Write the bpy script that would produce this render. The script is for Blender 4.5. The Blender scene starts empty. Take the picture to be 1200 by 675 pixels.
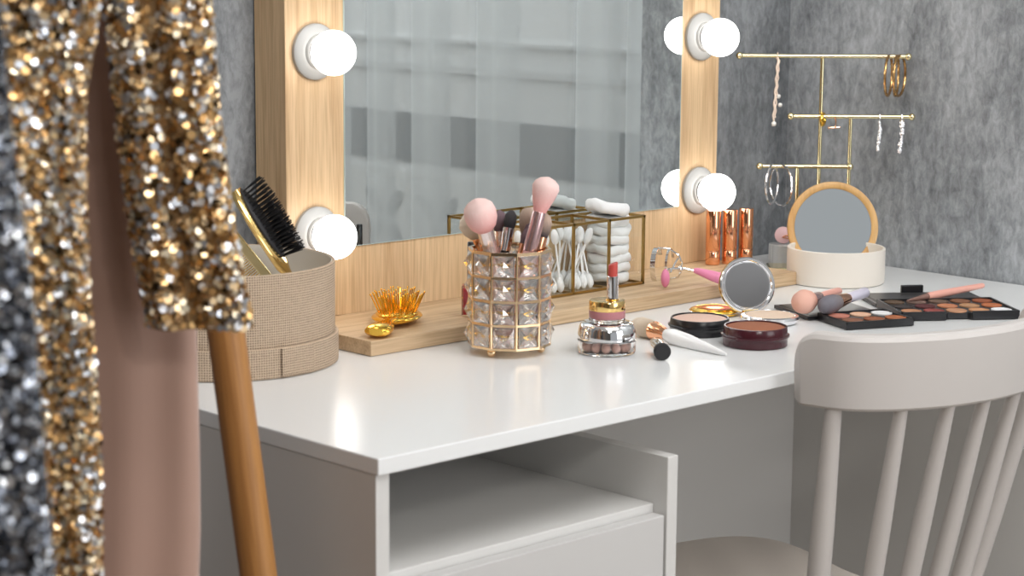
import bpy, bmesh, math, random
from mathutils import Vector, Matrix, Quaternion
random.seed(11)
PI = math.pi
S = bpy.context.scene
COL = S.collection

# ------------------------------------------------------------------ helpers
class MB:
    """collects verts and faces of ONE mesh"""
    def __init__(s): s.v = []; s.f = []
    def add(s, vs, fs, M=None):
        o = len(s.v)
        for p in vs:
            p = Vector(p)
            s.v.append(M @ p if M else p)
        s.f += [tuple(i + o for i in f) for f in fs]
        return s
    def box(s, x0, x1, y0, y1, z0, z1, M=None):
        vs = [(x, y, z) for z in (z0, z1) for y in (y0, y1) for x in (x0, x1)]
        fs = [(0,2,3,1), (4,5,7,6), (0,1,5,4), (2,6,7,3), (0,4,6,2), (1,3,7,5)]
        return s.add(vs, fs, M)
    def lathe(s, prof, n=32, M=None, sx=1, sy=1, a0=0, a1=2*PI):
        """prof: (r, z) list; r=0 ends close it"""
        full = abs(a1 - a0 - 2*PI) < 1e-6
        m = n if full else n + 1
        vs = []; idx = []
        for r, z in prof:
            if r < 1e-7:
                idx.append([len(vs)] * m); vs.append((0, 0, z))
            else:
                row = []
                for k in range(m):
                    a = a0 + (a1 - a0) * k / n
                    row.append(len(vs)); vs.append((r*math.cos(a)*sx, r*math.sin(a)*sy, z))
                idx.append(row)
        fs = []
        for i in range(len(prof) - 1):
            A, B = idx[i], idx[i+1]
            for k in range(n):
                k2 = (k + 1) % m
                q = []
                for w in (A[k], A[k2], B[k2], B[k]):
                    if w not in q: q.append(w)
                if len(q) > 2: fs.append(tuple(q))
        return s.add(vs, fs, M)
    def tube(s, pts, rad, n=10, M=None, closed=False, caps=True, flat=1.0, up=None):
        P = [Vector(p) for p in pts]; L = len(P)
        R = rad if isinstance(rad, (list, tuple)) else [rad] * L
        T = []
        for i in range(L):
            if closed: t = P[(i+1) % L] - P[i-1]
            else: t = P[min(i+1, L-1)] - P[max(i-1, 0)]
            T.append(t.normalized())
        if up is not None: nrm = Vector(up)
        else:
            nrm = Vector((0, 0, 1)) if abs(T[0].z) < .9 else Vector((1, 0, 0))
        nrm = (nrm - T[0] * nrm.dot(T[0])).normalized()
        vs = []
        for i in range(L):
            nrm = (nrm - T[i] * nrm.dot(T[i]))
            nrm.normalize()
            b = T[i].cross(nrm)
            for k in range(n):
                a = 2*PI*k/n
                vs.append(P[i] + R[i] * (nrm*math.cos(a) + b*math.sin(a)*flat))
        fs = []
        for i in range(L if closed else L - 1):
            j = (i + 1) % L
            for k in range(n):
                k2 = (k+1) % n
                fs.append((i*n+k, i*n+k2, j*n+k2, j*n+k))
        if caps and not closed:
            fs.append(tuple(range(n))[::-1]); fs.append(tuple((L-1)*n + k for k in range(n)))
        return s.add(vs, fs, M)
    def ball(s, c, r, n=24, M=None, sc=(1, 1, 1)):
        m = max(6, n//2)
        prof = [(r*math.sin(PI*i/m), -r*math.cos(PI*i/m)) for i in range(m+1)]
        prof[0] = (0, -r); prof[-1] = (0, r)
        X = Matrix.Translation(c) @ Matrix.Diagonal((sc[0], sc[1], sc[2], 1))
        return s.lathe(prof, n, (M @ X) if M else X)
    def prism(s, outline, z0, z1, M=None):
        n = len(outline)
        vs = [(x, y, z0) for x, y in outline] + [(x, y, z1) for x, y in outline]
        fs = [tuple(range(n))[::-1], tuple(range(n, 2*n))] + [(i, (i+1) % n, n+(i+1) % n, n+i) for i in range(n)]
        return s.add(vs, fs, M)
    def build(s, name, mat, parent=None, smooth=40, bevel=0, seg=2, loc=None, subd=0, normals=True):
        me = bpy.data.meshes.new(name)
        me.from_pydata([tuple(p) for p in s.v], [], s.f)
        if normals:
            b = bmesh.new(); b.from_mesh(me); bmesh.ops.recalc_face_normals(b, faces=b.faces); b.to_mesh(me); b.free()
        me.materials.append(mat)
        if smooth:
            me.polygons.foreach_set('use_smooth', [True]*len(me.polygons))
            me.set_sharp_from_angle(angle=math.radians(smooth))
        o = bpy.data.objects.new(name, me); COL.objects.link(o)
        if parent: o.parent = parent
        if loc: o.location = loc
        if bevel:
            m = o.modifiers.new('bevel', 'BEVEL'); m.width = bevel; m.segments = seg; m.limit_method = 'ANGLE'; m.angle_limit = math.radians(40)
            m.harden_normals = False
        if subd:
            m = o.modifiers.new('sub', 'SUBSURF'); m.levels = subd; m.render_levels = subd
        return o

def thing(name, label, cat, loc=(0, 0, 0), rotz=0, group=None, quat=None):
    o = bpy.data.objects.new(name, None); COL.objects.link(o)
    o.empty_display_size = .02
    o.location = loc
    if quat is not None: o.rotation_euler = quat.to_euler()
    else: o.rotation_euler = (0, 0, rotz)
    o['label'] = label; o['category'] = cat
    if group: o['group'] = group
    return o
def tag(o, label, cat, group=None):
    o['label'] = label; o['category'] = cat
    if group: o['group'] = group
    return o
def struct(o): o['kind'] = 'structure'; return o
def dup(root, loc, rot=None, label=None, group=None):
    r = root.copy(); COL.objects.link(r); r.location = loc
    if rot is not None: r.rotation_euler = rot
    if label: r['label'] = label
    if group: r['group'] = group
    for ch in list(root.children):
        c = ch.copy(); COL.objects.link(c); c.parent = r
        for g in ch.children:
            d = g.copy(); COL.objects.link(d); d.parent = c
    return r
def aim(d, roll=0):
    """quaternion turning +Z to d"""
    return Vector(d).normalized().to_track_quat('Z', 'Y') @ Quaternion((0, 0, 1), roll)
def RZ(a): return Matrix.Rotation(a, 4, 'Z')
def TR(x, y, z): return Matrix.Translation((x, y, z))

# ------------------------------------------------------------------ materials
def mat(name, col, rough=.5, metal=0, **kw):
    m = bpy.data.materials.new(name); m.use_nodes = True
    b = m.node_tree.nodes['Principled BSDF']
    b.inputs['Base Color'].default_value = (*col, 1); b.inputs['Roughness'].default_value = rough; b.inputs['Metallic'].default_value = metal
    for k, v in kw.items():
        b.inputs[k.replace('_', ' ')].default_value = v
    return m
class NT:
    def __init__(s, m): s.t = m.node_tree; s.b = s.t.nodes['Principled BSDF']
    def n(s, ty, **kw):
        x = s.t.nodes.new(ty)
        for k, v in kw.items():
            if hasattr(x, k) and not k[0].isupper(): setattr(x, k, v)
            else: x.inputs[k.replace('_', ' ')].default_value = v
        return x
    def l(s, a, b): s.t.links.new(a, b)
    def ramp(s, fac, stops, interp='LINEAR'):
        r = s.t.nodes.new('ShaderNodeValToRGB'); e = r.color_ramp.elements; r.color_ramp.interpolation = interp
        while len(e) < len(stops): e.new(.5)
        for q, (p, c) in zip(e, stops): q.position = p; q.color = (*c, 1)
        s.l(fac, r.inputs['Fac']); return r
    def bump(s, h, strength=.3, dist=.002):
        b = s.n('ShaderNodeBump', Strength=strength, Distance=dist); s.l(h, b.inputs['Height']); s.l(b.outputs[0], s.b.inputs['Normal']); return b

def wood(name, dark, light, axis='Z', rough=.5, fine=1.0, scale=1.0):
    m = mat(name, light, rough); t = NT(m)
    tc = t.n('ShaderNodeTexCoord'); mp = t.n('ShaderNodeMapping')
    st = {'X': (2.2, 55, 55), 'Y': (55, 2.2, 55), 'Z': (55, 55, 2.2)}[axis]
    mp.inputs['Scale'].default_value = tuple(v*scale for v in st)
    t.l(tc.outputs['Object'], mp.inputs['Vector'])
    n1 = t.n('ShaderNodeTexNoise', Scale=1.0, Detail=5, Roughness=.6, Distortion=.8); t.l(mp.outputs[0], n1.inputs['Vector'])
    mp2 = t.n('ShaderNodeMapping'); st2 = {'X': (14, 420, 420), 'Y': (420, 14, 420), 'Z': (420, 420, 14)}[axis]
    mp2.inputs['Scale'].default_value = tuple(v*scale for v in st2); t.l(tc.outputs['Object'], mp2.inputs['Vector'])
    n2 = t.n('ShaderNodeTexNoise', Scale=1.0, Detail=2); t.l(mp2.outputs[0], n2.inputs['Vector'])
    r1 = t.ramp(n1.outputs['Fac'], [(.28, dark), (.5, tuple((a+b*2)/3 for a, b in zip(dark, light))), (.72, light)])
    mx = t.n('ShaderNodeMix', data_type='RGBA', blend_type='MULTIPLY'); mx.inputs[0].default_value = .55*fine
    r2 = t.ramp(n2.outputs['Fac'], [(.36, (.55, .48, .4)), (.56, (1, 1, 1))])
    t.l(r1.outputs[0], mx.inputs[6]); t.l(r2.outputs[0], mx.inputs[7]); t.l(mx.outputs[2], t.b.inputs['Base Color'])
    t.bump(n2.outputs['Fac'], .12, .0006)
    return m

OAK = wood('oak_veneer', (.50, .315, .165), (.74, .535, .32), 'Z', .5, .6)
OAKX = wood('oak_shelf', (.46, .30, .165), (.71, .53, .335), 'X', .5, .7)
POLEW = wood('rack_wood', (.29, .12, .03), (.49, .235, .07), 'Z', .45, .5)
BAMBOO = wood('bamboo', (.60, .32, .10), (.80, .50, .21), 'Z', .4, .4, .6)
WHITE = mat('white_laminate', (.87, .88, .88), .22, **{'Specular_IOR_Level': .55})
def wobble(m, sc=300, st=.04):
    t = NT(m); n = t.n('ShaderNodeTexNoise', Scale=sc, Detail=3); t.bump(n.outputs['Fac'], st, .0005); return m
wobble(WHITE, 220, .02)
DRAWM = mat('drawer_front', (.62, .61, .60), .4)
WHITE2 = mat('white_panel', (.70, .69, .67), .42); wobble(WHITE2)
CHAIRP = mat('chair_paint', (.62, .585, .56), .4); wobble(CHAIRP, 120, .12)
GOLD = mat('gold', (.95, .66, .25), .12, 1); BRASS = mat('antique_brass', (.42, .27, .09), .32, 1)
PALEGOLD = mat('pale_gold', (.93, .82, .50), .14, 1)
ROSEGOLD = mat('rose_gold', (.92, .60, .42), .12, 1)
CHAMPAGNE = mat('champagne_gold', (.93, .68, .42), .16, 1)
COPPER = mat('copper', (.90, .46, .27), .1, 1)
CHROME = mat('chrome', (.90, .90, .91), .05, 1)
SILVER = mat('silver', (.92, .92, .94), .16, 1)
MIRROR = mat('mirror_glass', (.86, .90, .90), .0, 1)
BLACK = mat('black_plastic', (.010, .010, .012), .28)
BLACKM = mat('black_matte', (.017, .016, .018), .6)
MAROON = mat('maroon_plastic', (.055, .009, .015), .2)
CREAMP = mat('cream_plastic', (.86, .80, .72), .35, **{'Subsurface_Weight': .0})
PINKP = mat('pink_plastic', (.84, .27, .45), .4)
PINKQ = mat('pink_stone', (.96, .64, .67), .3)
SALMON = mat('salmon_paint', (.86, .43, .35), .38)
LILAC = mat('lilac_lacquer', (.73, .70, .82), .3)
MAUVE = mat('mauve_metal', (.62, .42, .42), .22, .85)
SILVERPINK = mat('pinkish_silver', (.84, .72, .70), .25, .8)
PINKH = mat('pink_handle', (.85, .50, .48), .35)
REDLIP = mat('red_lipstick', (.52, .07, .055), .4); REDG = mat('red_gloss', (.45, .01, .02), .15)
WHITEG = mat('white_gloss', (.9, .9, .9), .12)
PORCELAIN = mat('socket_porcelain', (.40, .40, .39), .35)
SOCKD = mat('socket_collar', (.30, .30, .30), .35, .5)
COTTON = mat('cotton', (.93, .935, .94), .95); wobble(COTTON, 900, .6)
STICK = mat('swab_stick', (.93, .93, .93), .5)
MAUVEC = mat('mauve_cream', (.50, .20, .22), .35)
PEARLM = mat('blush_pearl', (.72, .42, .34), .45)

def glass(name, col=(1, 1, 1), ior=1.5, rough=0):
    m = bpy.data.materials.new(name); m.use_nodes = True
    b = m.node_tree.nodes['Principled BSDF']
    b.inputs['Base Color'].default_value = (*col, 1); b.inputs['Roughness'].default_value = rough
    b.inputs['Transmission Weight'].default_value = 1; b.inputs['IOR'].default_value = ior
    return m
def crystal_mat():
    m = glass('crystal', (1, .985, .975), 1.5); t = m.node_tree; b = t.nodes['Principled BSDF']; o = [n for n in t.nodes if n.type == 'OUTPUT_MATERIAL'][0]
    g = t.nodes.new('ShaderNodeBsdfGlossy'); g.inputs['Roughness'].default_value = .0; g.inputs[0].default_value = (1, .97, .95, 1)
    d = t.nodes.new('ShaderNodeBsdfTransparent'); m1 = t.nodes.new('ShaderNodeMixShader'); m1.inputs[0].default_value = .27; m2 = t.nodes.new('ShaderNodeMixShader'); m2.inputs[0].default_value = .12
    t.links.new(b.outputs[0], m1.inputs[1]); t.links.new(g.outputs[0], m1.inputs[2]); t.links.new(m1.outputs[0], m2.inputs[1]); t.links.new(d.outputs[0], m2.inputs[2]); t.links.new(m2.outputs[0], o.inputs[0])
    return m
CRYSTAL = crystal_mat(); JARGLASS = glass('jar_glass', (1, 1, 1), 1.45)
def pane_mat(name, tint=(.97, .985, .98)):
    m = bpy.data.materials.new(name); m.use_nodes = True; t = m.node_tree; t.nodes.clear()
    o = t.nodes.new('ShaderNodeOutputMaterial'); mx = t.nodes.new('ShaderNodeMixShader'); tr = t.nodes.new('ShaderNodeBsdfTransparent'); g = t.nodes.new('ShaderNodeBsdfGlossy'); lw = t.nodes.new('ShaderNodeLayerWeight'); pw = t.nodes.new('ShaderNodeMath'); pw.operation = 'POWER'; pw.inputs[1].default_value = 4; fr = t.nodes.new('ShaderNodeMath'); fr.operation = 'MULTIPLY_ADD'; fr.inputs[1].default_value = .7; fr.inputs[2].default_value = .045
    lw.inputs['Blend'].default_value = .5; t.links.new(lw.outputs['Facing'], pw.inputs[0]); t.links.new(pw.outputs[0], fr.inputs[0])
    tr.inputs[0].default_value = (*tint, 1); g.inputs['Roughness'].default_value = .01
    t.links.new(fr.outputs[0], mx.inputs[0]); t.links.new(tr.outputs[0], mx.inputs[1]); t.links.new(g.outputs[0], mx.inputs[2]); t.links.new(mx.outputs[0], o.inputs[0])
    return m
PANE = pane_mat('thin_glass')
BULB = bpy.data.materials.new('lit_bulb'); BULB.use_nodes = True
_b = BULB.node_tree.nodes['Principled BSDF']; _b.inputs['Base Color'].default_value = (1, 1, 1, 1)
_b.inputs['Emission Color'].default_value = (1, .965, .92, 1); _b.inputs['Emission Strength'].default_value = 5.5

def powder(name, col):
    m = mat(name, col, .85); t = NT(m); n = t.n('ShaderNodeTexNoise', Scale=160, Detail=4)
    r = t.ramp(n.outputs['Fac'], [(.3, tuple(c*.85 for c in col)), (.7, tuple(min(1, c*1.1) for c in col))]); t.l(r.outputs[0], t.b.inputs['Base Color']); t.bump(n.outputs['Fac'], .15, .0004)
    return m
def bristle_mat(name, root, tip, L):
    """colour runs from root to tip along local z (0..L), streaked"""
    m = mat(name, tip, .8); t = NT(m)
    tc = t.n('ShaderNodeTexCoord'); sp = t.n('ShaderNodeSeparateXYZ'); t.l(tc.outputs['Generated'], sp.inputs[0])
    mp = t.n('ShaderNodeMapping'); mp.inputs['Scale'].default_value = (60, 60, 2.5); t.l(tc.outputs['Generated'], mp.inputs['Vector'])
    n = t.n('ShaderNodeTexNoise', Scale=1, Detail=3); t.l(mp.outputs[0], n.inputs['Vector'])
    mth = t.n('ShaderNodeMath', operation='MULTIPLY_ADD'); mth.inputs[1].default_value = .5; t.l(n.outputs['Fac'], mth.inputs[0]); 
    add = t.n('ShaderNodeMath', operation='SUBTRACT'); t.l(sp.outputs['Z'], add.inputs[0]); add.inputs[1].default_value = .25; t.l(add.outputs[0], mth.inputs[2])
    r = t.ramp(mth.outputs[0], [(.05, root), (.75, tip)]); t.l(r.outputs[0], t.b.inputs['Base Color'])
    t.bump(n.outputs['Fac'], .5, .001)
    return m
BR_PINK = bristle_mat('pink_bristles', (.87, .40, .38), (.93, .68, .64), 1)
BR_CREAM = bristle_mat('cream_bristles', (.52, .40, .29), (.82, .71, .58), 1)
BR_TAN = bristle_mat('tan_bristles', (.30, .19, .13), (.66, .52, .42), 1)
BR_DARK = bristle_mat('dark_bristles', (.09, .06, .07), (.20, .13, .15), 1)
BR_BLACK = bristle_mat('black_bristles', (.012, .012, .016), (.05, .045, .05), 1)
BR_BLUSH = bristle_mat('blush_bristles', (.74, .34, .24), (.86, .50, .40), 1)
BR_GREY = bristle_mat('grey_bristles', (.22, .19, .19), (.20, .19, .22), 1)
BR_BLKBRN = bristle_mat('two_tone_bristles', (.03, .02, .025), (.52, .38, .30), 1)

# concrete-look wall
def concrete(name, lo, hi):
    m = mat(name, hi, .72); t = NT(m); tc = t.n('ShaderNodeTexCoord')
    mp = t.n('ShaderNodeMapping'); mp.inputs['Scale'].default_value = (9, 9, 3.2); t.l(tc.outputs['Object'], mp.inputs['Vector'])
    n1 = t.n('ShaderNodeTexNoise', Scale=1.1, Detail=9, Roughness=.66, Distortion=.6); t.l(mp.outputs[0], n1.inputs['Vector'])
    mp2 = t.n('ShaderNodeMapping'); mp2.inputs['Scale'].default_value = (95, 95, 50); t.l(tc.outputs['Object'], mp2.inputs['Vector'])
    n2 = t.n('ShaderNodeTexNoise', Scale=1, Detail=6, Roughness=.7, Distortion=.4); t.l(mp2.outputs[0], n2.inputs['Vector'])
    mp3 = t.n('ShaderNodeMapping'); mp3.inputs['Scale'].default_value = (30, 30, 6); t.l(tc.outputs['Object'], mp3.inputs['Vector'])
    n3 = t.n('ShaderNodeTexNoise', Scale=1, Detail=4, Roughness=.6); t.l(mp3.outputs[0], n3.inputs['Vector'])
    a = t.n('ShaderNodeMath', operation='MULTIPLY_ADD'); a.inputs[1].default_value = .46; t.l(n1.outputs['Fac'], a.inputs[0])
    b = t.n('ShaderNodeMath', operation='MULTIPLY'); b.inputs[1].default_value = .42; t.l(n2.outputs['Fac'], b.inputs[0]); t.l(b.outputs[0], a.inputs[2])
    c = t.n('ShaderNodeMath', operation='MULTIPLY_ADD'); c.inputs[1].default_value = .13; t.l(n3.outputs['Fac'], c.inputs[0]); t.l(a.outputs[0], c.inputs[2])
    r = t.ramp(c.outputs[0], [(.36, lo), (.50, tuple((x+y)/2 for x, y in zip(lo, hi))), (.62, hi)])
    t.l(r.outputs[0], t.b.inputs['Base Color']); t.bump(n2.outputs['Fac'], .45, .003)
    return m
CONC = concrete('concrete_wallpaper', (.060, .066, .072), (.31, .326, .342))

CONC_LIT = concrete('concrete_wallpaper_lit', (.135, .147, .158), (.54, .57, .60))  # same wallpaper as CONC; the right wall's stronger light put into its colour
# ------------------------------------------------------------------ the room
DT = .75           # desk top height
XW, YW = 2.467, 1.977
WALLEND = 1.553
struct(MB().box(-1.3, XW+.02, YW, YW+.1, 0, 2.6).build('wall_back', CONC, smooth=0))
struct(MB().box(XW, XW+.12, WALLEND, YW+.1, 0, 2.6).build('wall_right', CONC_LIT, smooth=0))
struct(MB().box(-1.4, -1.3, -3.2, YW+.1, 0, 2.6).build('wall_left_blocker', mat('left_blocker_dark', (.16, .145, .13), .8), smooth=0))  # unseen wall, added dark to block light from the left
FLOORM = wood('floor_planks', (.25, .2, .16), (.42, .36, .3), 'Y', .5, .5, .3)
struct(MB().box(-1.4, 3.2, -3.2, YW+.1, -.05, 0).build('floor', FLOORM, smooth=0))
struct(MB().box(-1.4, 3.2, -3.2, YW+.1, 2.6, 2.65).build('ceiling', mat('ceiling_paint', (.8, .8, .79), .9), smooth=0))
# window recess seen only in the vanity mirror: pale wall, grey band, fretwork panel
RX = 2.80
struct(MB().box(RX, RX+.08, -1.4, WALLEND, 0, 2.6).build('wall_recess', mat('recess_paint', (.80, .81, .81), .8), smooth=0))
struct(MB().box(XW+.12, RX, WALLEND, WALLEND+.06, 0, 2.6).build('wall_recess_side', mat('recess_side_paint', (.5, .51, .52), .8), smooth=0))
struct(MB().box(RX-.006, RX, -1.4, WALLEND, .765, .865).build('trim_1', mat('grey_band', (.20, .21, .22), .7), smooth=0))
tr = MB().box(RX-.012, RX, -1.4, WALLEND, 1.01, 1.018); tr.box(RX-.012, RX, -1.4, WALLEND, .952, .966)
struct(tr.build('trim_2', mat('white_moulding', (.62, .63, .63), .6), smooth=0))
fp = thing('fretwork_panel', 'pale panel with petal fretwork low behind the sheer curtain', 'panel', (RX-.012, .3, .0))
MB().box(0, .010, -1.6, 1.2, .04, .745).build('board', mat('panel_white', (.76, .77, .76), .6), fp)
PETM = mat('petal_grey', (.42, .43, .43), .7)
for k in range(4):
    cy = .24 + k*.165
    for cz in (.645, .48):
        for a in (PI/4, 3*PI/4, 5*PI/4, 7*PI/4):
            M = TR(-.0015, cy + .045*math.cos(a), cz + .045*math.sin(a)) @ Matrix.Rotation(a, 4, 'X')
            MB().lathe([(0, -.0012), (1, -.0006), (1, .0012), (0, .0014)], 20, M @ Matrix.Rotation(PI/2, 4, 'Y') @ Matrix.Diagonal((.015, .036, 1, 1))).build('petal_cutout', PETM, fp)
# sheer curtain
SHEER = bpy.data.materials.new('sheer_voile'); SHEER.use_nodes = True
t = SHEER.node_tree; t.nodes.clear()
o_ = t.nodes.new('ShaderNodeOutputMaterial'); mx = t.nodes.new('ShaderNodeMixShader'); trn = t.nodes.new('ShaderNodeBsdfTransparent'); df = t.nodes.new('ShaderNodeBsdfDiffuse'); tl = t.nodes.new('ShaderNodeBsdfTranslucent'); m2 = t.nodes.new('ShaderNodeMixShader')
df.inputs[0].default_value = (.80, .83, .84, 1); tl.inputs[0].default_value = (.8, .83, .84, 1)
nz = t.nodes.new('ShaderNodeTexNoise'); nz.inputs['Scale'].default_value = 700
lw = t.nodes.new('ShaderNodeLayerWeight'); lw.inputs['Blend'].default_value = .5
mr = t.nodes.new('ShaderNodeMapRange'); mr.inputs['From Min'].default_value = .1; mr.inputs['From Max'].default_value = .95; mr.inputs['To Min'].default_value = .36; mr.inputs['To Max'].default_value = .62; t.links.new(lw.outputs['Facing'], mr.inputs['Value']); t.links.new(mr.outputs[0], mx.inputs[0])
t.links.new(df.outputs[0], m2.inputs[1]); t.links.new(tl.outputs[0], m2.inputs[2]); m2.inputs[0].default_value = .4
t.links.new(trn.outputs[0], mx.inputs[1]); t.links.new(m2.outputs[0], mx.inputs[2]); t.links.new(mx.outputs[0], o_.inputs[0])
cu = MB(); path = [(2.503, WALLEND-.012)]
for c, w in ((1.506, .030), (1.405, .048), (1.162, .052), (.985, .048), (.845, .03), (.70, .05), (.45, .05), (.2, .05), (-.05, .05), (-.3, .05)):
    path += [(2.499, c+w*.8), (2.503, c), (2.506, c-w*.72), (2.516, c-w*.82), (2.522, c-w*.6), (2.526, c), (2.522, c+w*.62), (2.533, c+w*.8), (2.541, c+w*.6), (2.544, c), (2.538, c-w*.7), (2.520, c-w*1.02), (2.508, c-w*1.4)]
path.append((2.505, -.6))
sm = []
for i in range(len(path)-1):
    p0 = path[max(0, i-1)]; p1, p2 = path[i], path[i+1]; p3 = path[min(len(path)-1, i+2)]
    for k in range(5):
        u = k/5
        sm.append(tuple(.5*(2*p1[q] + (p2[q]-p0[q])*u + (2*p0[q]-5*p1[q]+4*p2[q]-p3[q])*u*u + (3*p1[q]-p0[q]-3*p2[q]+p3[q])*u**3) if (p2[1]-p1[1])**2 < .004 else p1[q]+(p2[q]-p1[q])*u for q in (0, 1)))
sm.append(path[-1])
vs = []; fs = []; n = len(sm)
for z in (.02, 2.4):
    for x, yv in sm: vs.append((x, yv, z))
for i in range(n-1): fs.append((i, i+1, n+i+1, n+i))
cur = cu.add(vs, fs).build('sheer_curtain', SHEER, smooth=80, normals=False)
tag(cur, 'sheer pale voile curtain with gathered folds, reflected in the vanity mirror', 'curtain')
rod = MB().tube([(2.512, WALLEND-.005, 2.42), (2.512, -.7, 2.42)], .012, 12).build('curtain_rod', SILVER); tag(rod, 'plain rod carrying the sheer curtain beside the window recess', 'curtain rod')

# ------------------------------------------------------------------ desk
X0, X1, YF = 1.1795, 2.464, 1.4015
dk = thing('vanity_desk', 'white laminate vanity desk with an open niche and drawer', 'desk', ((X0+X1)/2, 1.69, 0))
def dbox(name, x0, x1, y0, y1, z0, z1, m=WHITE2, bev=.0006, par=None):
    L = dk.location
    return MB().box(x0-L.x, x1-L.x, y0-L.y, y1-L.y, z0-L.z, z1-L.z).build(name, m, par or dk, bevel=bev, smooth=0)
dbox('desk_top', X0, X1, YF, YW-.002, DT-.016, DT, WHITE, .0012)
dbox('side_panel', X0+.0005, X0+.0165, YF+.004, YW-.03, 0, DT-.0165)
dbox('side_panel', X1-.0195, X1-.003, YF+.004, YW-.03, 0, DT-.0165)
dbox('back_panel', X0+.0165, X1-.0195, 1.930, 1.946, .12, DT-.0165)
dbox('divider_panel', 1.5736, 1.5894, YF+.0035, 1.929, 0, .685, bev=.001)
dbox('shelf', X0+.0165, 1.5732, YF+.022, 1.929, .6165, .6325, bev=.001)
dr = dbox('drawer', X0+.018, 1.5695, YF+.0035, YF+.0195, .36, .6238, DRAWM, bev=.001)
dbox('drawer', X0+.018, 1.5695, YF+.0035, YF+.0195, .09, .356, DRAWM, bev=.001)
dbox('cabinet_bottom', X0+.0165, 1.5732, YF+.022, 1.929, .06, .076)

# ------------------------------------------------------------------ vanity mirror with bulbs
MX0, MX1, MY = 1.4754, 2.236, 1.9163
PZ = .768
vm = thing('vanity_mirror', 'oak framed vanity mirror with lit globe bulbs on its sides', 'mirror', (1.856, MY, DT))
def vb(mb, name, m, par=vm, **k): return mb.build(name, m, par, **k)
def L(x, y, z): return (x-1.856, y-MY, z-DT)
def lbox(mb, x0, x1, y0, y1, z0, z1): return mb.box(x0-1.856, x1-1.856, y0-MY, y1-MY, z0-DT, z1-DT)
GX0, GX1, GZ0, GZ1 = 1.5618, 2.1555, .850, 1.42
fr = MB()
lbox(fr, MX0, GX0, MY, YW-.003, PZ, 1.51)
vb(fr, 'frame_stile', OAK, smooth=0, bevel=.0008)
fr = MB(); lbox(fr, GX1, MX1, MY, YW-.003, PZ, 1.51); vb(fr, 'frame_stile', OAK, smooth=0, bevel=.0008)
fr = MB(); lbox(fr, GX0, GX1, MY+.0004, YW-.003, PZ, GZ0); vb(fr, 'frame_rail', OAK, smooth=0)
fr = MB(); lbox(fr, GX0, GX1, MY+.0004, YW-.003, GZ1, 1.51); vb(fr, 'frame_rail', OAK, smooth=0)
g = MB(); lbox(g, GX0, GX1, MY-.0015, MY+.004, GZ0, GZ1); vb(g, 'mirror_pane', MIRROR, smooth=0)
ge = MB()
for a in ((GX0-.0008, GX0, GZ0, GZ1), (GX1, GX1+.0008, GZ0, GZ1), (GX0-.0008, GX1+.0008, GZ0-.0008, GZ0)):
    lbox(ge, a[0], a[1], MY-.0016, MY+.003, a[2], a[3])
vb(ge, 'pane_edge', mat('glass_edge', (.42, .52, .50), .2), smooth=0)
# base shelf, front corners clipped as in the photograph (left end stepped clear of the basket)
sh = MB(); lbox(sh, MX0-.0005, 2.2345, 1.7645, YW-.003, DT+.0005, PZ-.0002); vb(sh, 'base_shelf', OAKX, smooth=0, bevel=.0008)
BULBR = .0262
for x in (1.5180, 2.1962):
    for z in (.8692, 1.0825, 1.2958):
        M = TR(*L(x, MY, z)) @ Matrix.Rotation(PI/2, 4, 'X')      # local z -> -y (into the room)
        so = MB().lathe([(0, -.001), (.0325, -.001), (.0325, .004), (.030, .0062), (.0262, .0072), (.0245, .0085), (.0205, .0095), (.0195, .0125), (.0180, .0135), (.0168, .0125), (.0160, .006), (0, .006)], 48, M)
        s_ = vb(so, 'lamp_socket', PORCELAIN)
        nk = MB().lathe([(0, .005), (.0145, .005), (.0152, .014), (.0148, .017), (0, .017)], 32, M); nk.build('bulb_neck', SOCKD, s_)
        bb = MB().ball((0, 0, .0355), BULBR, 40, M); bb.lathe([(0, .0135), (.0118, .0135), (.0125, .017), (.018, .021), (0, .022)], 32, M)
        bb.build('globe_bulb', BULB, s_)

# ------------------------------------------------------------------ linen basket with brush and comb
BX, BY, BR, BH = 1.3615, 1.9012, .0, .112
BX, BY = 1.3455, 1.8625
def linen(name, base, R):
    m = mat(name, base, .92); t = NT(m); tc = t.n('ShaderNodeTexCoord'); sp = t.n('ShaderNodeSeparateXYZ'); t.l(tc.outputs['Object'], sp.inputs[0])
    at = t.n('ShaderNodeMath', operation='ARCTAN2'); t.l(sp.outputs['Y'], at.inputs[0]); t.l(sp.outputs['X'], at.inputs[1])
    per = .0027
    def sn(src, k):
        a = t.n('ShaderNodeMath', operation='MULTIPLY'); a.inputs[1].default_value = k; t.l(src, a.inputs[0])
        b = t.n('ShaderNodeMath', operation='SINE'); t.l(a.outputs[0], b.inputs[0]); return b
    s1 = sn(at.outputs[0], R*2*PI/per); s2 = sn(sp.outputs['Z'], 2*PI/per)
    mn = t.n('ShaderNodeMath', operation='MAXIMUM'); t.l(s1.outputs[0], mn.inputs[0]); t.l(s2.outputs[0], mn.inputs[1])
    nz = t.n('ShaderNodeTexNoise', Scale=240, Detail=3); t.l(tc.outputs['Object'], nz.inputs['Vector'])
    ad = t.n('ShaderNodeMath', operation='MULTIPLY_ADD'); ad.inputs[1].default_value = 1.4; t.l(nz.outputs['Fac'], ad.inputs[0]); t.l(mn.outputs[0], ad.inputs[2])
    r = t.ramp(ad.outputs[0], [(.15, tuple(c*.36 for c in base)), (.95, base), (1.0, tuple(min(1, c*1.12) for c in base))]); t.l(r.outputs[0], t.b.inputs['Base Color'])
    t.bump(mn.outputs[0], .7, .0012)
    return m
BRAD = .1235
LIN = linen('beige_linen', (.56, .425, .305), BRAD)
bk = thing('linen_basket', 'round beige linen storage basket on the desk beside the mirror', 'basket', (BX, BY, DT))
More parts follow.
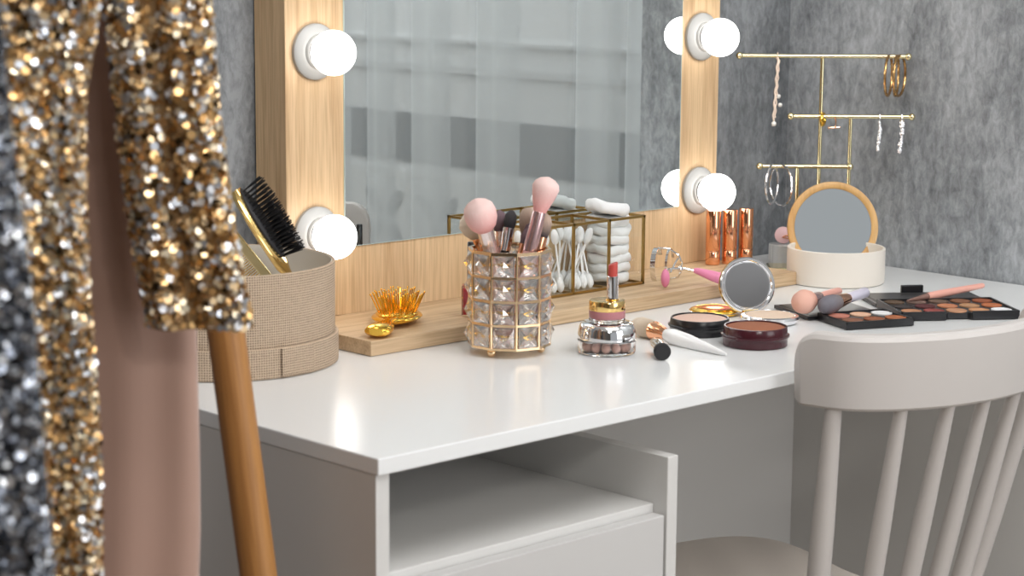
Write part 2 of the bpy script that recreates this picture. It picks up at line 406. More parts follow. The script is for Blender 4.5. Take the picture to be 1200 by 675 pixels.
MB().lathe([(0, .001), (BRAD+.0025, .001), (BRAD+.003, .004), (BRAD+.0028, .0325), (BRAD+.001, .0338), (BRAD-.004, .034), (0, .034)], 96).build('bottom_band', LIN, bk)
sm_ = MB().box(BRAD+.0010, BRAD+.0042, -.022, .022, .003, .0325, RZ(math.radians(-88))); sm_.build('band_overlap', LIN, bk, bevel=.001)
MB().lathe([(BRAD-.006, .034), (BRAD-.001, .034), (BRAD-.0005, BH-.001), (BRAD-.0012, BH), (BRAD-.0036, BH), (BRAD-.0042, BH-.001), (BRAD-.006, .034)], 96).build('wall', LIN, bk)
MB().lathe([(0, .035), (BRAD-.0068, .035), (BRAD-.0046, BH-.0005), (BRAD-.0040, BH-.0005)], 96).build('lining', mat('lining_cloth', (.76, .72, .66), .85), bk)

# camera-aligned directions (only used to lay small things out in the room)
F_ = Vector((math.cos(.8061), math.sin(.8061), 0)); R_ = Vector((math.sin(.8061), -math.cos(.8061), 0)); U_ = Vector((0, 0, 1))

# big gold paddle hairbrush standing in the basket: local z along the handle->head, local x = bristle side
def hairbrush(root, head_l, head_w, handle_l, bl, nrow, ncol, bm, body, fan=.25, br=.0007, pad_mat=BLACKM, tipball=0.0, thick=.009, hs=1.0):
    out = []
    N = 40
    # back plate: egg outline in local (y,z), thickness in x
    rings = []
    def w(z):
        u = (z - handle_l) / head_l
        if u < 0: return None
        return head_w/2 * math.sqrt(max(0, 1 - (2*u - 1)**2)) ** .8
    zs = [0, .004, handle_l*.25, handle_l*.5, handle_l*.75, handle_l*.95]
    rad = [.006, .0095, .0105, .0095, .0075, .0075]
    mb = MB()
    prof_z = []; ww = []; tt = []
    for z, r in zip(zs, rad): prof_z.append(z); ww.append(r*(hs if z < handle_l*.6 else 1)); tt.append(r*.72)
    for i in range(1, 25):
        u = i/25; z = handle_l + head_l*u
        ww.append(max(.0065 if u < .1 else .002, w(z))); tt.append(thick*.5*(1 if u < .9 else .8)); prof_z.append(z)
    vs = []; fs = []; K = 20
    for z, a, b in zip(prof_z, ww, tt):
        for k in range(K):
            an = 2*PI*k/K; vs.append((b*math.cos(an), a*math.sin(an), z))
    for i in range(len(prof_z)-1):
        for k in range(K): fs.append((i*K+k, i*K+(k+1) % K, (i+1)*K+(k+1) % K, (i+1)*K+k))
    fs.append(tuple(range(K))); fs.append(tuple((len(prof_z)-1)*K+k for k in range(K)))
    mb.add(vs, fs).build('brush_body', body, root)
    # cushion
    cz = handle_l + head_l*.52
    MB().ball((thick*.35, 0, cz), 1, 28, None, (thick*.55, head_w*.43, head_l*.43)).build('cushion', pad_mat, root)
    bs = MB()
    for i in range(nrow):
        u = (i+.5)/nrow*2 - 1
        for j in range(ncol):
            v = (j+.5)/ncol*2 - 1
            if u*u + v*v > 1.02: continue
            p = Vector((thick*.5, v*head_w*.40, cz + u*head_l*.41))
            d = Vector((1, v*fan*1.2, u*fan)).normalized()
            for q in range(bm):
                dd = (d + Vector((0, random.uniform(-.08, .08), random.uniform(-.08, .08)))*(bm > 1)).normalized()
                ln = bl * random.uniform(.9, 1.03)
                bs.tube([p, p + dd*ln*.5, p + dd*ln], [br, br*.9, br*.7], 5)
                if tipball: bs.ball(p + dd*ln, tipball, 6)
    return bs

IMG = lambda x, y, d=0: R_*x + U_*y + F_*d            # helper for laying things along the wall-diagonal
hb = thing('hairbrush', 'gold paddle hairbrush with black bristles standing in the linen basket', 'hairbrush', (1,1,1))
# long axis leans up and away; bristles face the mirror
top = Vector((1.4085, 1.9455, .0)); 
hb_dir = IMG(-.52, .855, .0).normalized(); hb_base = Vector((1.4070, 1.8421, .8575)) - hb_dir*.092
bx = (IMG(.86, .48, .0)); bx = (bx - hb_dir*bx.dot(hb_dir)).normalized(); byv = hb_dir.cross(bx)
hb.matrix_world = Matrix(((bx.x, byv.x, hb_dir.x, hb_base.x), (bx.y, byv.y, hb_dir.y, hb_base.y), (bx.z, byv.z, hb_dir.z, hb_base.z), (0, 0, 0, 1)))
hbs = hairbrush(hb, .108, .060, .080, .025, 19, 10, 4, GOLD, .16, .0007, BLACKM, 0, .015)
hbs.build('bristles', BLACK, hb)
# comb
cb = thing('gold_comb', 'gold fine-toothed comb leaning behind the hairbrush in the basket', 'comb', (1,1,1))
c_dir = IMG(-.62, .78, 0).normalized(); c_base = Vector((1.4130, 1.8800, .8494)) - c_dir*.075; c_x = IMG(-.78, -.62, 0).normalized(); c_y = c_dir.cross(c_x)
cb.matrix_world = Matrix(((c_x.x, c_y.x, c_dir.x, c_base.x), (c_x.y, c_y.y, c_dir.y, c_base.y), (c_x.z, c_y.z, c_dir.z, c_base.z), (0, 0, 0, 1)))
MB().box(0, .011, -.002, .002, 0, .13).build('spine', PALEGOLD, cb, bevel=.001)
ct = MB()
for i in range(48): ct.box(.011, .034, -.0009, .0009, .003+i*.0026, .003+i*.0026+.0014)
ct.build('teeth', GOLD, cb)

# small gold brush lying on the base shelf
sb = thing('small_hairbrush', 'small shiny gold hairbrush lying bristles up on the oak shelf', 'hairbrush', (1,1,1))
h0 = Vector((1.4860, 1.7690, PZ+.0085)); pc = Vector((1.5732, 1.8332, PZ+.0085)); dz_ = (pc-h0).normalized(); dx_ = Vector((0, 0, 1)); dy_ = dz_.cross(dx_)
sb.matrix_world = Matrix(((dx_.x, dy_.x, dz_.x, h0.x), (dx_.y, dy_.y, dz_.y, h0.y), (dx_.z, dy_.z, dz_.z, h0.z), (0, 0, 0, 1)))
GOLDY = mat('bright_gold', (1.0, .62, .10), .13, 1)
sbs = hairbrush(sb, .078, .058, .066, .025, 7, 8, 1, GOLDY, .42, .0011, GOLDY, .0013, .010, 1.5)
sbs.build('bristles', GOLDY, sb)

# ------------------------------------------------------------------ crystal cup
CX, CY = 1.6105, 1.6825
cup = thing('crystal_cup', 'gold framed crystal cup with faceted squares holding makeup brushes', 'brush holder', (CX, CY, DT), rotz=.8061+PI)
CR = .0435; NC = 10; A0 = math.radians(-8)      # local +x looks to the camera side
FZ = .0095; RH = .0268
def ring(z, h=.0026, r=CR, w=.0018):
    mb = MB(); pts_o = []; 
    vs = []; fs = []
    for k in range(NC):
        a = A0 + 2*PI*(k+.5)/NC
        for rr in (r-w, r+w):
            for zz in (z-h/2, z+h/2): vs.append((rr*math.cos(a), rr*math.sin(a), zz))
    for k in range(NC):
        i, j = k*4, ((k+1) % NC)*4
        fs += [(i+2, j+2, j+3, i+3), (i+1, i+3, j+3, j+1), (i, j, j+1, i+1), (i, i+2, j+2, j)]
    return mb.add(vs, fs)
rg = MB()
for i in range(5):
    q = ring(FZ + .0015 + i*RH, .0026 if i < 4 else .0036, CR/math.cos(PI/NC)); rg.add(q.v, q.f)
rg.build('ring_bands', CHAMPAGNE, cup, smooth=20)
po = MB()
for k in range(NC):
    a = A0 + 2*PI*(k+.5)/NC; r = CR/math.cos(PI/NC)
    po.tube([(r*math.cos(a), r*math.sin(a), FZ), (r*math.cos(a), r*math.sin(a), FZ+.0015+4*RH)], .0017, 8)
po.build('upright_bars', CHAMPAGNE, cup)
MB().lathe([(0, FZ), (CR-.001, FZ), (CR-.001, FZ+.0016), (0, FZ+.0016)], 40).build('base_plate', CHAMPAGNE, cup)
for k in range(3):
    a = math.radians(-33) + 2*PI*k/3
    MB().ball((.036*math.cos(a), .036*math.sin(a), .0052), .0052, 18).build('ball_foot', CHAMPAGNE, cup)
cme = None
wme = None
for i in range(4):
    for k in range(NC):
        a = A0 + 2*PI*k/NC
        M = RZ(a) @ TR(CR+.0002, 0, FZ + .0015 + RH*(i+.5))
        if cme is None:
            h = .0118; hz = .0116; e = .0
            vs = []; 
            # girdle square (chamfered), front table pyramid + back pyramid
            def sq(x, s): return [(x, -h*s, -hz*s), (x, h*s, -hz*s), (x, h*s, hz*s), (x, -h*s, hz*s)]
            vs = sq(-.0008, .8) + sq(.0005, 1) + sq(.0018, 1) + [(.0054, 0, -hz*.5), (.0054, h*.5, 0), (.0054, 0, hz*.5), (.0054, -h*.5, 0), (.0088, 0, 0), (-.0042, 0, 0)]
            fs = [(0,1,17), (1,2,17), (2,3,17), (3,0,17)]
            for q in range(4):
                q2 = (q+1) % 4
                fs.append((q, q2, 4+q2, 4+q)); fs.append((4+q, 4+q2, 8+q2, 8+q))
                fs.append((8+q, 8+q2, 12+q))
                fs.append((8+q2, 12+q2, 12+q)); fs.append((12+q, 12+q2, 16))
            co = MB().add(vs, fs).build('crystal', CRYSTAL, cup, smooth=0)
            cme = co.data
            wi = MB(); 
            wi.tube([(-.0046, -.0122, 0), (-.0040, -.005, .0012), (-.0046, 0, 0), (-.0040, .005, -.0012), (-.0046, .0122, 0)], .0008, 6)
            wi.tube([(-.0046, -.007, .001), (-.0046, 0, -.001), (-.0046, .007, .001)], .0016, 6)
            wme = wi.build('gold_wire', GOLDY, co).data
            co.matrix_local = M
        else:
            co = bpy.data.objects.new('crystal', cme); COL.objects.link(co); co.parent = cup; co.matrix_local = M
            wo = bpy.data.objects.new('gold_wire', wme); COL.objects.link(wo); wo.parent = co

# ------------------------------------------------------------------ makeup brushes
def brush(label, tail, tip, handle, ferrule, head, mats, name='makeup_brush', flat=1.0, fuzz=0, roll=0, group=None, cat='brush', fcol=None, bevelhead=0):
    """tail, tip: ends in the room. handle/ferrule/head: profile lists (distance from tail as share of length, radius)"""
    tail = Vector(tail); tip = Vector(tip); d = tip - tail; Ln = d.length
    o = thing(name, label, cat, tail, quat=aim(d, roll), group=group)
    P = lambda pr: [(r, t*Ln) for t, r in pr]
    hp = P(handle); MB().lathe([(0, hp[0][1])] + hp + [(0, hp[-1][1])], 24).build('handle', mats[0], o)
    fp_ = P(ferrule); MB().lathe([(0, fp_[0][1])] + fp_ + [(0, fp_[-1][1])], 28, None, 1, 1 if flat == 1 else (1+flat)/2).build('ferrule', mats[1], o)
    bp = P(head); mb = MB()
    z0 = bp[0][1]; rb = bp[0][0]; zt = bp[-1][1]
    prof = [(0, z0)] + bp
    if prof[-1][0] > 1e-6: prof.append((0, zt))
    mb.lathe(prof, 32, None, 1, flat)
    if bevelhead:
        mb.v = [Vector((p.x, p.y, p.z + bevelhead*p.x*max(0, (p.z-z0)/(zt-z0)))) for p in mb.v]
    def rad(z):
        for (r0, a), (r1, b) in zip(bp, bp[1:]):
            if a <= z <= b and b > a: return r0 + (r1-r0)*(z-a)/(b-a)
        return bp[-1][0]
    for _ in range(fuzz):
        an = random.uniform(0, 2*PI); zz = random.uniform(z0 + (zt-z0)*.45, zt); r1 = rad(zz)
        z1 = z0 + (zz-z0)*.55; r0 = rad(z1)*.97
        e = random.uniform(1.0, 1.05); w = .00035
        c, s_ = math.cos(an), math.sin(an)
        p0 = Vector((r0*c, r0*s_*flat, z1)); p1 = Vector((r1*e*c, r1*e*s_*flat, zz + .0015)); sd = Vector((-s_, c, 0))*w
        mb.add([p0-sd, p0+sd, p1], [(0, 1, 2)])
    mb.build('bristles', mats[2], o, smooth=60)
    return o
def at_cup(x, y, z): return Vector((CX, CY, DT)) + R_*x + U_*(z + .0042) + F_*y       # x across, y away, z above the desk
GB = 'makeup brushes standing in the crystal cup'
FL = [(.78, .0055), (.80, .012), (.86, .0185), (.92, .0195), (.965, .015), (.99, .0075), (1, .001)]
brush('big domed pink brush leaning out over the cup rim, silvery-pink ferrule', at_cup(0.0072, 0.0022, 0.014), at_cup(-0.038, -0.0311, 0.1745),
      [(0, .0045), (.1, .0062), (.5, .0066)], [(.5, .0066), (.52, .0075), (.772, .0092), (.775, .0085)],
      [(.77, .0088), (.80, .0140), (.85, .0178), (.90, .0184), (.945, .0165), (.975, .0115), (.993, .005), (1, .0008)], (SILVERPINK, SILVERPINK, BR_PINK), fuzz=260, group=GB)
brush('tall pink powder brush rising highest from the crystal cup, mauve ferrule', at_cup(-0.0033, -0.0326, 0.014), at_cup(0.0425, -0.0176, 0.198),
      [(0, .0050), (.1, .0068), (.55, .0072)], [(.55, .0074), (.60, .0082), (.78, .0074), (.79, .0070)],
      [(.785, .0068), (.82, .0092), (.88, .0130), (.935, .0155), (.965, .0135), (.988, .0085), (1, .0010)], (PINKH, MAUVE, BR_PINK), fuzz=240, group=GB)
brush('cream-tipped powder brush with copper ferrule behind the domed pink brush', at_cup(0.0086, 0.0242, 0.014), at_cup(-0.0465, 0.0103, 0.156),
      [(0, .0045), (.3, .006), (.62, .0065)], [(.62, .0066), (.66, .0080), (.80, .0088)],
      [(.79, .0098), (.84, .0155), (.90, .0178), (.95, .0140), (.985, .0070), (1, .001)], (SILVERPINK, COPPER, BR_CREAM), fuzz=160, group=GB)
brush('dark mauve tapered eye brush with silver ferrule in the crystal cup', at_cup(-0.012, 0.0313, 0.014), at_cup(-0.0122, 0.0324, 0.154),
      [(0, .0035), (.3, .0048), (.7, .005)], [(.70, .0052), (.83, .0062)], [(.83, .0060), (.89, .0088), (.95, .0085), (.985, .0050), (1, .001)], (PINKH, SILVER, BR_DARK), group=GB)
brush('small black-tipped brush with bright silver ferrule in the crystal cup', at_cup(-0.0211, -0.005, 0.014), at_cup(0.002, 0.0181, 0.156),
      [(0, .0035), (.3, .0045), (.68, .005)], [(.68, .0058), (.86, .0066)], [(.86, .0060), (.90, .0072), (.96, .0066), (.99, .0035), (1, .001)], (BLACK, CHROME, BR_BLACK), group=GB)
brush('angled tan contour brush with copper ferrule in the crystal cup', at_cup(0.0149, 0.0128, 0.014), at_cup(0.02, 0.0307, 0.156),
      [(0, .004), (.3, .0055), (.62, .006)], [(.62, .0066), (.66, .0078), (.79, .0082)], [(.79, .0080), (.85, .0112), (.92, .0122), (.97, .0116), (1, .0085)], (PINKH, COPPER, BR_TAN), flat=.6, fuzz=80, roll=-.7, bevelhead=-.22, group=GB)
brush('short mauve detail brush between copper ferrules in the crystal cup', at_cup(-0.0096, -0.0215, 0.014), at_cup(0.0206, -0.0078, 0.139),
      [(0, .0035), (.3, .0045), (.7, .005)], [(.70, .0052), (.86, .0056)], [(.86, .0054), (.93, .0062), (.98, .0042), (1, .001)], (PINKH, COPPER, BR_DARK), group=GB)
brush('black brush with brown tip and copper ferrule near the glass organizer', at_cup(0.0095, -0.0246, 0.014), at_cup(0.04, 0.003, 0.155),
      [(0, .004), (.3, .0055), (.6, .006)], [(.60, .0066), (.64, .0078), (.81, .0080)], [(.81, .0078), (.86, .0094), (.93, .0096), (.98, .0066), (1, .001)], (BLACK, COPPER, BR_BLKBRN), group=GB)
brush('slim copper ferruled brush with brown tip deep in the cup', at_cup(0.012, -0.0112, 0.014), at_cup(0.0224, 0.0101, 0.142),
      [(0, .004), (.3, .005), (.6, .0055)], [(.60, .0058), (.86, .0064)], [(.86, .006), (.93, .0066), (.985, .0042), (1, .001)], (PINKH, COPPER, BR_DARK), group=GB)

# red gloss tube behind the cup
rd = thing('nail_polish', 'red square nail polish bottle with black cap on the shelf behind the crystal cup', 'nail polish', (1.6690, 1.8110, PZ), rotz=.8061-PI/2)
MB().box(-.0105, .0105, -.0105, .0105, .0004, .0375).build('bottle', JARGLASS, rd, smooth=0, bevel=.0016)
MB().box(-.0088, .0088, -.0088, .0088, .0022, .0350).build('red_lacquer', REDG, rd, smooth=0, bevel=.001)
MB().lathe([(0, .0378), (.0050, .0378), (.0050, .0392), (.0042, .040), (.0040, .0880), (.0034, .0890), (0, .0890)], 24).build('cap', BLACK, rd)

# ------------------------------------------------------------------ brass and glass organizer
OX0, OX1, OY0, OY1, OH = 1.801, 1.9965, 1.8335, 1.9005, .0915
og = thing('glass_organizer', 'brass edged glass organizer box with three compartments on the shelf', 'organizer', ((OX0+OX1)/2, (OY0+OY1)/2, PZ))
def ol(x, y, z): return (x-(OX0+OX1)/2, y-(OY0+OY1)/2, z)
xs = [OX0, OX0+.0652, OX0+.1304, OX1]
fb = MB(); r = .0016
def bar(a, b):
    a = Vector(ol(*a)); b = Vector(ol(*b)); d = (b-a)
    lo = Vector((min(a.x, b.x)-r, min(a.y, b.y)-r, min(a.z, b.z)-r)); hi = Vector((max(a.x, b.x)+r, max(a.y, b.y)+r, max(a.z, b.z)+r))
    fb.box(lo.x, hi.x, lo.y, hi.y, lo.z, hi.z)
for z in (.002, OH-r):
    for yv in (OY0, OY1): bar((OX0, yv, z), (OX1, yv, z))
    for xv in xs: bar((xv, OY0, z), (xv, OY1, z))
for xv in xs:
    for yv in (OY0, OY1): bar((xv, yv, .002), (xv, yv, OH-r))
fb.build('brass_frame', BRASS, og, smooth=0)
def quad(name, p):
    MB().add([ol(*q) for q in p], [(0, 1, 2, 3)]).build(name, PANE, og, smooth=0)
for yv in (OY0, OY1): quad('glass_side', [(OX0, yv, .003), (OX1, yv, .003), (OX1, yv, OH-.003), (OX0, yv, OH-.003)])
for i, xv in enumerate(xs): quad('glass_side' if i in (0, 3) else 'glass_divider', [(xv, OY0, .003), (xv, OY1, .003), (xv, OY1, OH-.003), (xv, OY0, OH-.003)])
quad('glass_bottom', [(OX0, OY0, .002), (OX1, OY0, .002), (OX1, OY1, .002), (OX0, OY1, .002)])
# cotton swabs
sw0 = None
SWL = .079
def swab(x, y, dx, dy, label, group):
    global sw0
    d = Vector((dx, dy, 1)).normalized(); loc = Vector((x, y, PZ+.0035))
    if sw0 is None:
        sw0 = thing('cotton_swab', label, 'cotton swab', loc, group=group, quat=aim(d))
        MB().tube([(0, 0, .006), (0, 0, SWL-.006)], .0013, 8).build('stick', STICK, sw0)
        for zz in (.0095, SWL-.0085):
            mb = MB().ball((0, 0, zz), 1, 14, None, (.0052, .0052, .0100))
            mb.v = [p + Vector((random.uniform(-1, 1), random.uniform(-1, 1), random.uniform(-1, 1)))*.00045 for p in mb.v]
            mb.build('bud', COTTON, sw0)
    else:
        o = dup(sw0, loc, aim(d).to_euler(), label, group)
for ci, nm in ((0, 'compartment nearest the basket'), (1, 'middle compartment')):
    cxx = xs[ci] + .0326
    for i in range(5):
        for j in range(3):
            if ci == 1 and i == 4 and j == 0: continue
            px = xs[ci] + .010 + i*.0112 + random.uniform(-.002, .002); py = OY0 + .011 + j*.022 + random.uniform(-.003, .003)
            tx = xs[ci] + .010 + random.random()*.045; ty = OY0 + .010 + random.random()*.046
            swab(px, py, (tx-px)/SWL*.9, (ty-py)/SWL*.9, 'white cotton swab standing in the organizer\'s '+nm, 'cotton swabs in the '+nm)
# cotton pads
for i in range(8):
    R0 = .0288; th = .0124
    mb = MB(); ph = random.uniform(0, 6); ph2 = random.uniform(0, 6); am = .0016
    prof = [(0, 0), (R0*.5, -.0002), (R0*.86, -.0004), (R0*.97, th*.12), (R0, th*.4), (R0*.985, th*.72), (R0*.93, th*.94), (R0*.85, th*1.02), (R0*.5, th), (0, th*1.02)]
    mb.lathe(prof, 72)
    def soft(p):
        a = math.atan2(p.y, p.x); q = math.hypot(p.x, p.y)/R0
        k = 1 + q*(.030*math.sin(3*a+ph) + .022*math.sin(5*a+ph2+p.z*160) + .012*math.sin(11*a+p.z*420))
        return Vector((p.x*k, p.y*k, p.z + q*(am*math.sin(2*a+ph) + .0010*math.sin(5*a+ph*2) + .0005*math.sin(9*a+ph2))))
    mb.v = [soft(p) for p in mb.v]
    if i < 7:
        o = mb.build('cotton_pad', COTTON, smooth=70, loc=(xs[2]+.0330+random.uniform(-.0008, .0008), (OY0+OY1)/2+random.uniform(-.0008, .0008), PZ+.0052+i*.0121))
        o.rotation_euler = (random.uniform(-.03, .03), random.uniform(-.03, .03), random.uniform(0, 6))
        tag(o, 'white cotton pad in the stack inside the organizer', 'cotton pad', 'cotton pads stacked in the glass organizer')
    else:
        mb.v = [Vector((p.x*1.08, p.y*1.0, p.z*1.15)) for p in mb.v]
        o = mb.build('cotton_pad', COTTON, smooth=70, loc=(xs[2]+.0285, (OY0+OY1)/2-.001, PZ+.0080+i*.0122))
        o.rotation_euler = (.06, .22, .4)
        tag(o, 'topmost white cotton pad, tilted above the rim of the organizer', 'cotton pad')

# ------------------------------------------------------------------ copper tubes
for i, (x, y, lb) in enumerate(((2.1945, 1.8840, 'copper lipstick tube standing nearest the mirror glass'), (2.2185, 1.8745, 'copper lipstick tube standing in the middle of three'), (2.2470, 1.8690, 'copper lipstick tube standing closest to the concrete wall'))):
    if i == 0:
        c0 = thing('copper_tube', lb, 'lipstick', (x, y, PZ), group='copper lipsticks on the shelf')
        MB().lathe([(0, .0004), (.0098, .0004), (.0102, .001), (.0102, .0190), (.0099, .0194), (0, .0194)], 36).build('base', COPPER, c0)
        MB().lathe([(0, .0198), (.0099, .0198), (.0102, .0204), (.0102, .0752), (.0097, .0762), (.006, .0765), (0, .0765)], 36).build('cap', COPPER, c0)
    else: dup(c0, (x, y, PZ), None, lb, 'copper lipsticks on the shelf')

# ------------------------------------------------------------------ eyelash curler
ec = thing('eyelash_curler', 'chrome eyelash curler with pink grips lying on the oak shelf', 'eyelash curler', (2.0150, 1.8010, PZ), rotz=.8061-PI/2)
# local x across, local y away, z up
def cring(cx, cz, r, w, a0, a1, d=(.30, .95)):
    mb = MB(); pts = []
    for i in range(29):
        a = math.radians(a0 + (a1-a0)*i/28); pts.append((cx + r*math.cos(a)*d[0], .0 + r*math.cos(a)*d[1], cz + r*math.sin(a)))
    vs = []; fs = []
    for i, p in enumerate(pts):
        a = math.radians(a0 + (a1-a0)*i/28)
        for dr in (-.0007, .0007):
            for dx in (-w/2, w/2):
                vs.append((p[0] + dr*math.cos(a)*d[0] + dx*.95, p[1] + dr*math.cos(a)*d[1] - dx*.3, p[2] + dr*math.sin(a)))
    for i in range(28):
        q, s_ = i*4, i*4+4
        fs += [(q, q+1, s_+1, s_), (q+2, s_+2, s_+3, q+3), (q, s_, s_+2, q+2), (q+1, q+3, s_+3, s_+1)]
    fs += [(0, 2, 3, 1), (112, 113, 115, 114)]
    return mb.add(vs, fs)
cring(-.019, .0275, .0215, .0065, 30, 250).build('lash_plate', CHROME, ec)
cring(-.002, .0275, .0205, .0030, 20, 265).build('lash_plate', CHROME, ec)
w_ = MB(); 
w_.tube([(-.017, .006, .0485), (-.002, .004, .0475), (.010, .0, .040), (.014, 0, .030), (.013, 0, .022)], .0014, 8)
w_.tube([(-.002, -.018, .020), (.004, -.01, .030), (.009, 0, .036)], .0012, 8)
w_.tube([(.013, 0, .022), (.022, 0, .0215), (.036, -.002, .019)], [.0022, .0020, .0019], 8)
w_.tube([(.013, 0, .022), (.004, -.006, .023), (-.006, -.016, .0235), (-.008, -.020, .018)], .0018, 8)
w_.ball((.012, 0, .022), .0042, 14); w_.ball((.003, -.003, .0225), .0030, 12)
w_.tube([(.013, 0, .018), (.010, .004, .010), (.000, .010, .007), (-.010, .012, .008)], .0013, 8)
w_.build('hinge_arms', CHROME, ec)
MB().tube([(.030, -.001, .0205), (.034, -.002, .020), (.052, -.004, .0145), (.068, -.006, .0095), (.080, -.008, .0085), (.084, -.008, .0082)], [.0028, .0042, .0068, .0080, .0066, .002], 16).build('grip', PINKP, ec)
MB().ball((-.0085, -.020, .0128), 1, 18, None, (.0058, .0055, .0122)).build('grip', PINKP, ec)

# ------------------------------------------------------------------ stacked jars and lipstick
JX, JY = 1.6925, 1.6080
pj = thing('pearl_jar', 'low clear jar of blush pearls with a wide chrome lid on the desk', 'jar', (JX, JY, DT))
MB().lathe([(0, .0004), (.0300, .0004), (.0325, .0012), (.0333, .003), (.0333, .0150), (.0322, .0158), (.0285, .0158), (.0280, .0035), (0, .0030)], 56).build('glass_body', JARGLASS, pj)
lid = MB().lathe([(0, .0160), (.0322, .0160), (.0333, .0172), (.0333, .0225), (.0318, .0295), (.0302, .0335), (.0280, .0350), (.0215, .0353), (0, .0354)], 64).build('chrome_lid', CHROME, pj)
for ringi, (nr, rr) in enumerate(((13, .0232), (7, .0125), (1, 0))):
    for k in range(nr):
        a = 2*PI*k/max(1, nr) + .3*ringi
        MB().ball((rr*math.cos(a), rr*math.sin(a), .0036+.0052), .0052, 12).build('blush_pearl', PEARLM, pj)
z1 = DT + .0358
cj = thing('cream_jar', 'small mauve cream pot with gold lid stacked on the chrome lid', 'jar', (JX, JY, z1))
MB().lathe([(0, 0), (.0200, 0), (.0208, .0012), (.0208, .0035), (.0200, .0046), (0, .0046)], 48).build('glass_foot', JARGLASS, cj)
MB().lathe([(0, .0047), (.0200, .0047), (.0206, .0056), (.0206, .0135), (0, .0135)], 48).build('pot', MAUVEC, cj)
MB().lathe([(0, .0136), (.0206, .0136), (.0209, .0142), (.0206, .0232), (.0200, .0246), (.0178, .0250), (0, .0240)], 48).build('gold_lid', GOLD, cj)
z2 = z1 + .0250
ls = thing('lipstick', 'open rose-brown lipstick in a gold and silver tube standing on the jars', 'lipstick', (JX+.0046, JY-.0035, z2-.0008), rotz=.8061+PI)
MB().lathe([(0, .0002), (.0070, .0002), (.0073, .0006), (.0073, .0020), (0, .0020)], 30).build('tube_base', GOLD, ls)
MB().lathe([(0, .0021), (.0066, .0021), (.0066, .0275), (.0060, .0280), (0, .0280)], 30).build('tube', CHROME, ls)
bl = MB().lathe([(0, .0281), (.0055, .0281), (.0055, .038), (.0055, .0420), (.0048, .0432), (0, .0434)], 28)
bl.v = [Vector((p.x, p.y, p.z + (0 if p.z < .040 else p.y*.40 - .001))) for p in bl.v]
bl.build('bullet', REDLIP, ls)

# ------------------------------------------------------------------ brushes lying on the desk
brush('white handled makeup brush with cream bristles lying on the desk', (1.7745, 1.5000, DT+.0030), (1.7945, 1.6590, DT+.0130),
      [(0, .0012), (.02, .0022), (.22, .0060), (.42, .0088), (.56, .0094), (.62, .0082), (.645, .0068)], [(.64, .0068), (.66, .0078), (.76, .0118), (.785, .0120)],
      [(.78, .0118), (.85, .0130), (.93, .0128), (.975, .0105), (1, .006)], (WHITEG, COPPER, BR_CREAM), fuzz=160, flat=.85)
ckf = Vector((1.7035, 1.5320, DT+.0098)); ckb = ckf + F_*.044 - R_*.0045
ck = thing('lip_brush', 'short chrome cylinder brush with square black tip lying on the desk', 'brush', ckb, quat=aim(ckf-ckb))
Ln = (ckf-ckb).length
MB().lathe([(0, 0), (.0082, 0), (.0090, .001), (.0094, .016), (.0094, Ln*.80), (.0086, Ln*.805), (0, Ln*.805)], 36).build('ferrule', CHROME, ck)
MB().lathe([(0, Ln*.808), (.0086, Ln*.808), (.0095, Ln*.84), (.0095, Ln*.965), (.0086, Ln), (0, Ln)], 36).build('bristles', BLACKM, ck)

# ------------------------------------------------------------------ powder compacts
def compact(name, label, loc, R0, h, m, pm, lip=.0052):
    c = thing(name, label, 'powder compact', loc)
    MB().lathe([(0, .0003), (R0*.955, .0003), (R0*.985, .0012), (R0*.985, h*.30), (R0, h*.42), (R0*1.045, h*.50), (R0*1.045, h*.58), (R0*.985, h*.62), (R0*.965, h*.96), (R0*.95, h), (R0*.915, h), (R0*.905, h-.001), (R0*.905, h-.0035), (0, h-.0035)], 72).build('case', m, c)
    MB().lathe([(0, h-.0034), (R0*.900, h-.0034), (R0*.898, h-.0020), (R0*.86, h-.0014), (0, h-.0012)], 64).build('pressed_powder', pm, c)
    MB().box(-.004, .004, -R0*1.075, -R0*1.0, h*.40, h*.58, RZ(-.8061-.55)).build('latch', m, c, bevel=.0008)
    return c
compact('powder_compact', 'open black compact of pale pink powder on the desk', (1.8615, 1.6160, DT), .0362, .0195, BLACK, powder('pale_powder', (.80, .55, .45)))
compact('bronzer_compact', 'open maroon compact of rust brown bronzer on the desk', (1.8540, 1.5240, DT), .0380, .0230, MAROON, powder('bronze_powder', (.36, .13, .065)))
gc = thing('gold_compact', 'closed domed gold compact lying behind the black compact', 'compact', (1.9730, 1.6890, DT))
MB().lathe([(0, .0004), (.0270, .0004), (.0300, .0015), (.0312, .0045), (.0300, .0070), (.024, .0092), (.0225, .0086), (.012, .0102), (0, .0106)], 56).build('lid', GOLDY, gc)
MB().lathe([(.0308, .0037), (.0323, .0040), (.0323, .0050), (.0308, .0053), (.0308, .0037)], 56).build('rim', SILVER, gc)
# silver mirror compact
mc = thing('mirror_compact', 'open silver compact with round mirror lid standing behind cream powder', 'compact', (1.9780, 1.6035, DT), rotz=.8061-PI/2)
MB().lathe([(0, .0003), (.0300, .0003), (.0345, .003), (.0362, .0068), (.0350, .0098), (.0318, .0108), (.0312, .0095), (0, .0092)], 64).build('base', SILVER, mc)
MB().lathe([(0, .0093), (.0305, .0093), (.0300, .0106), (0, .0112)], 56).build('cream_powder', powder('cream_powder', (.83, .64, .49)), mc)
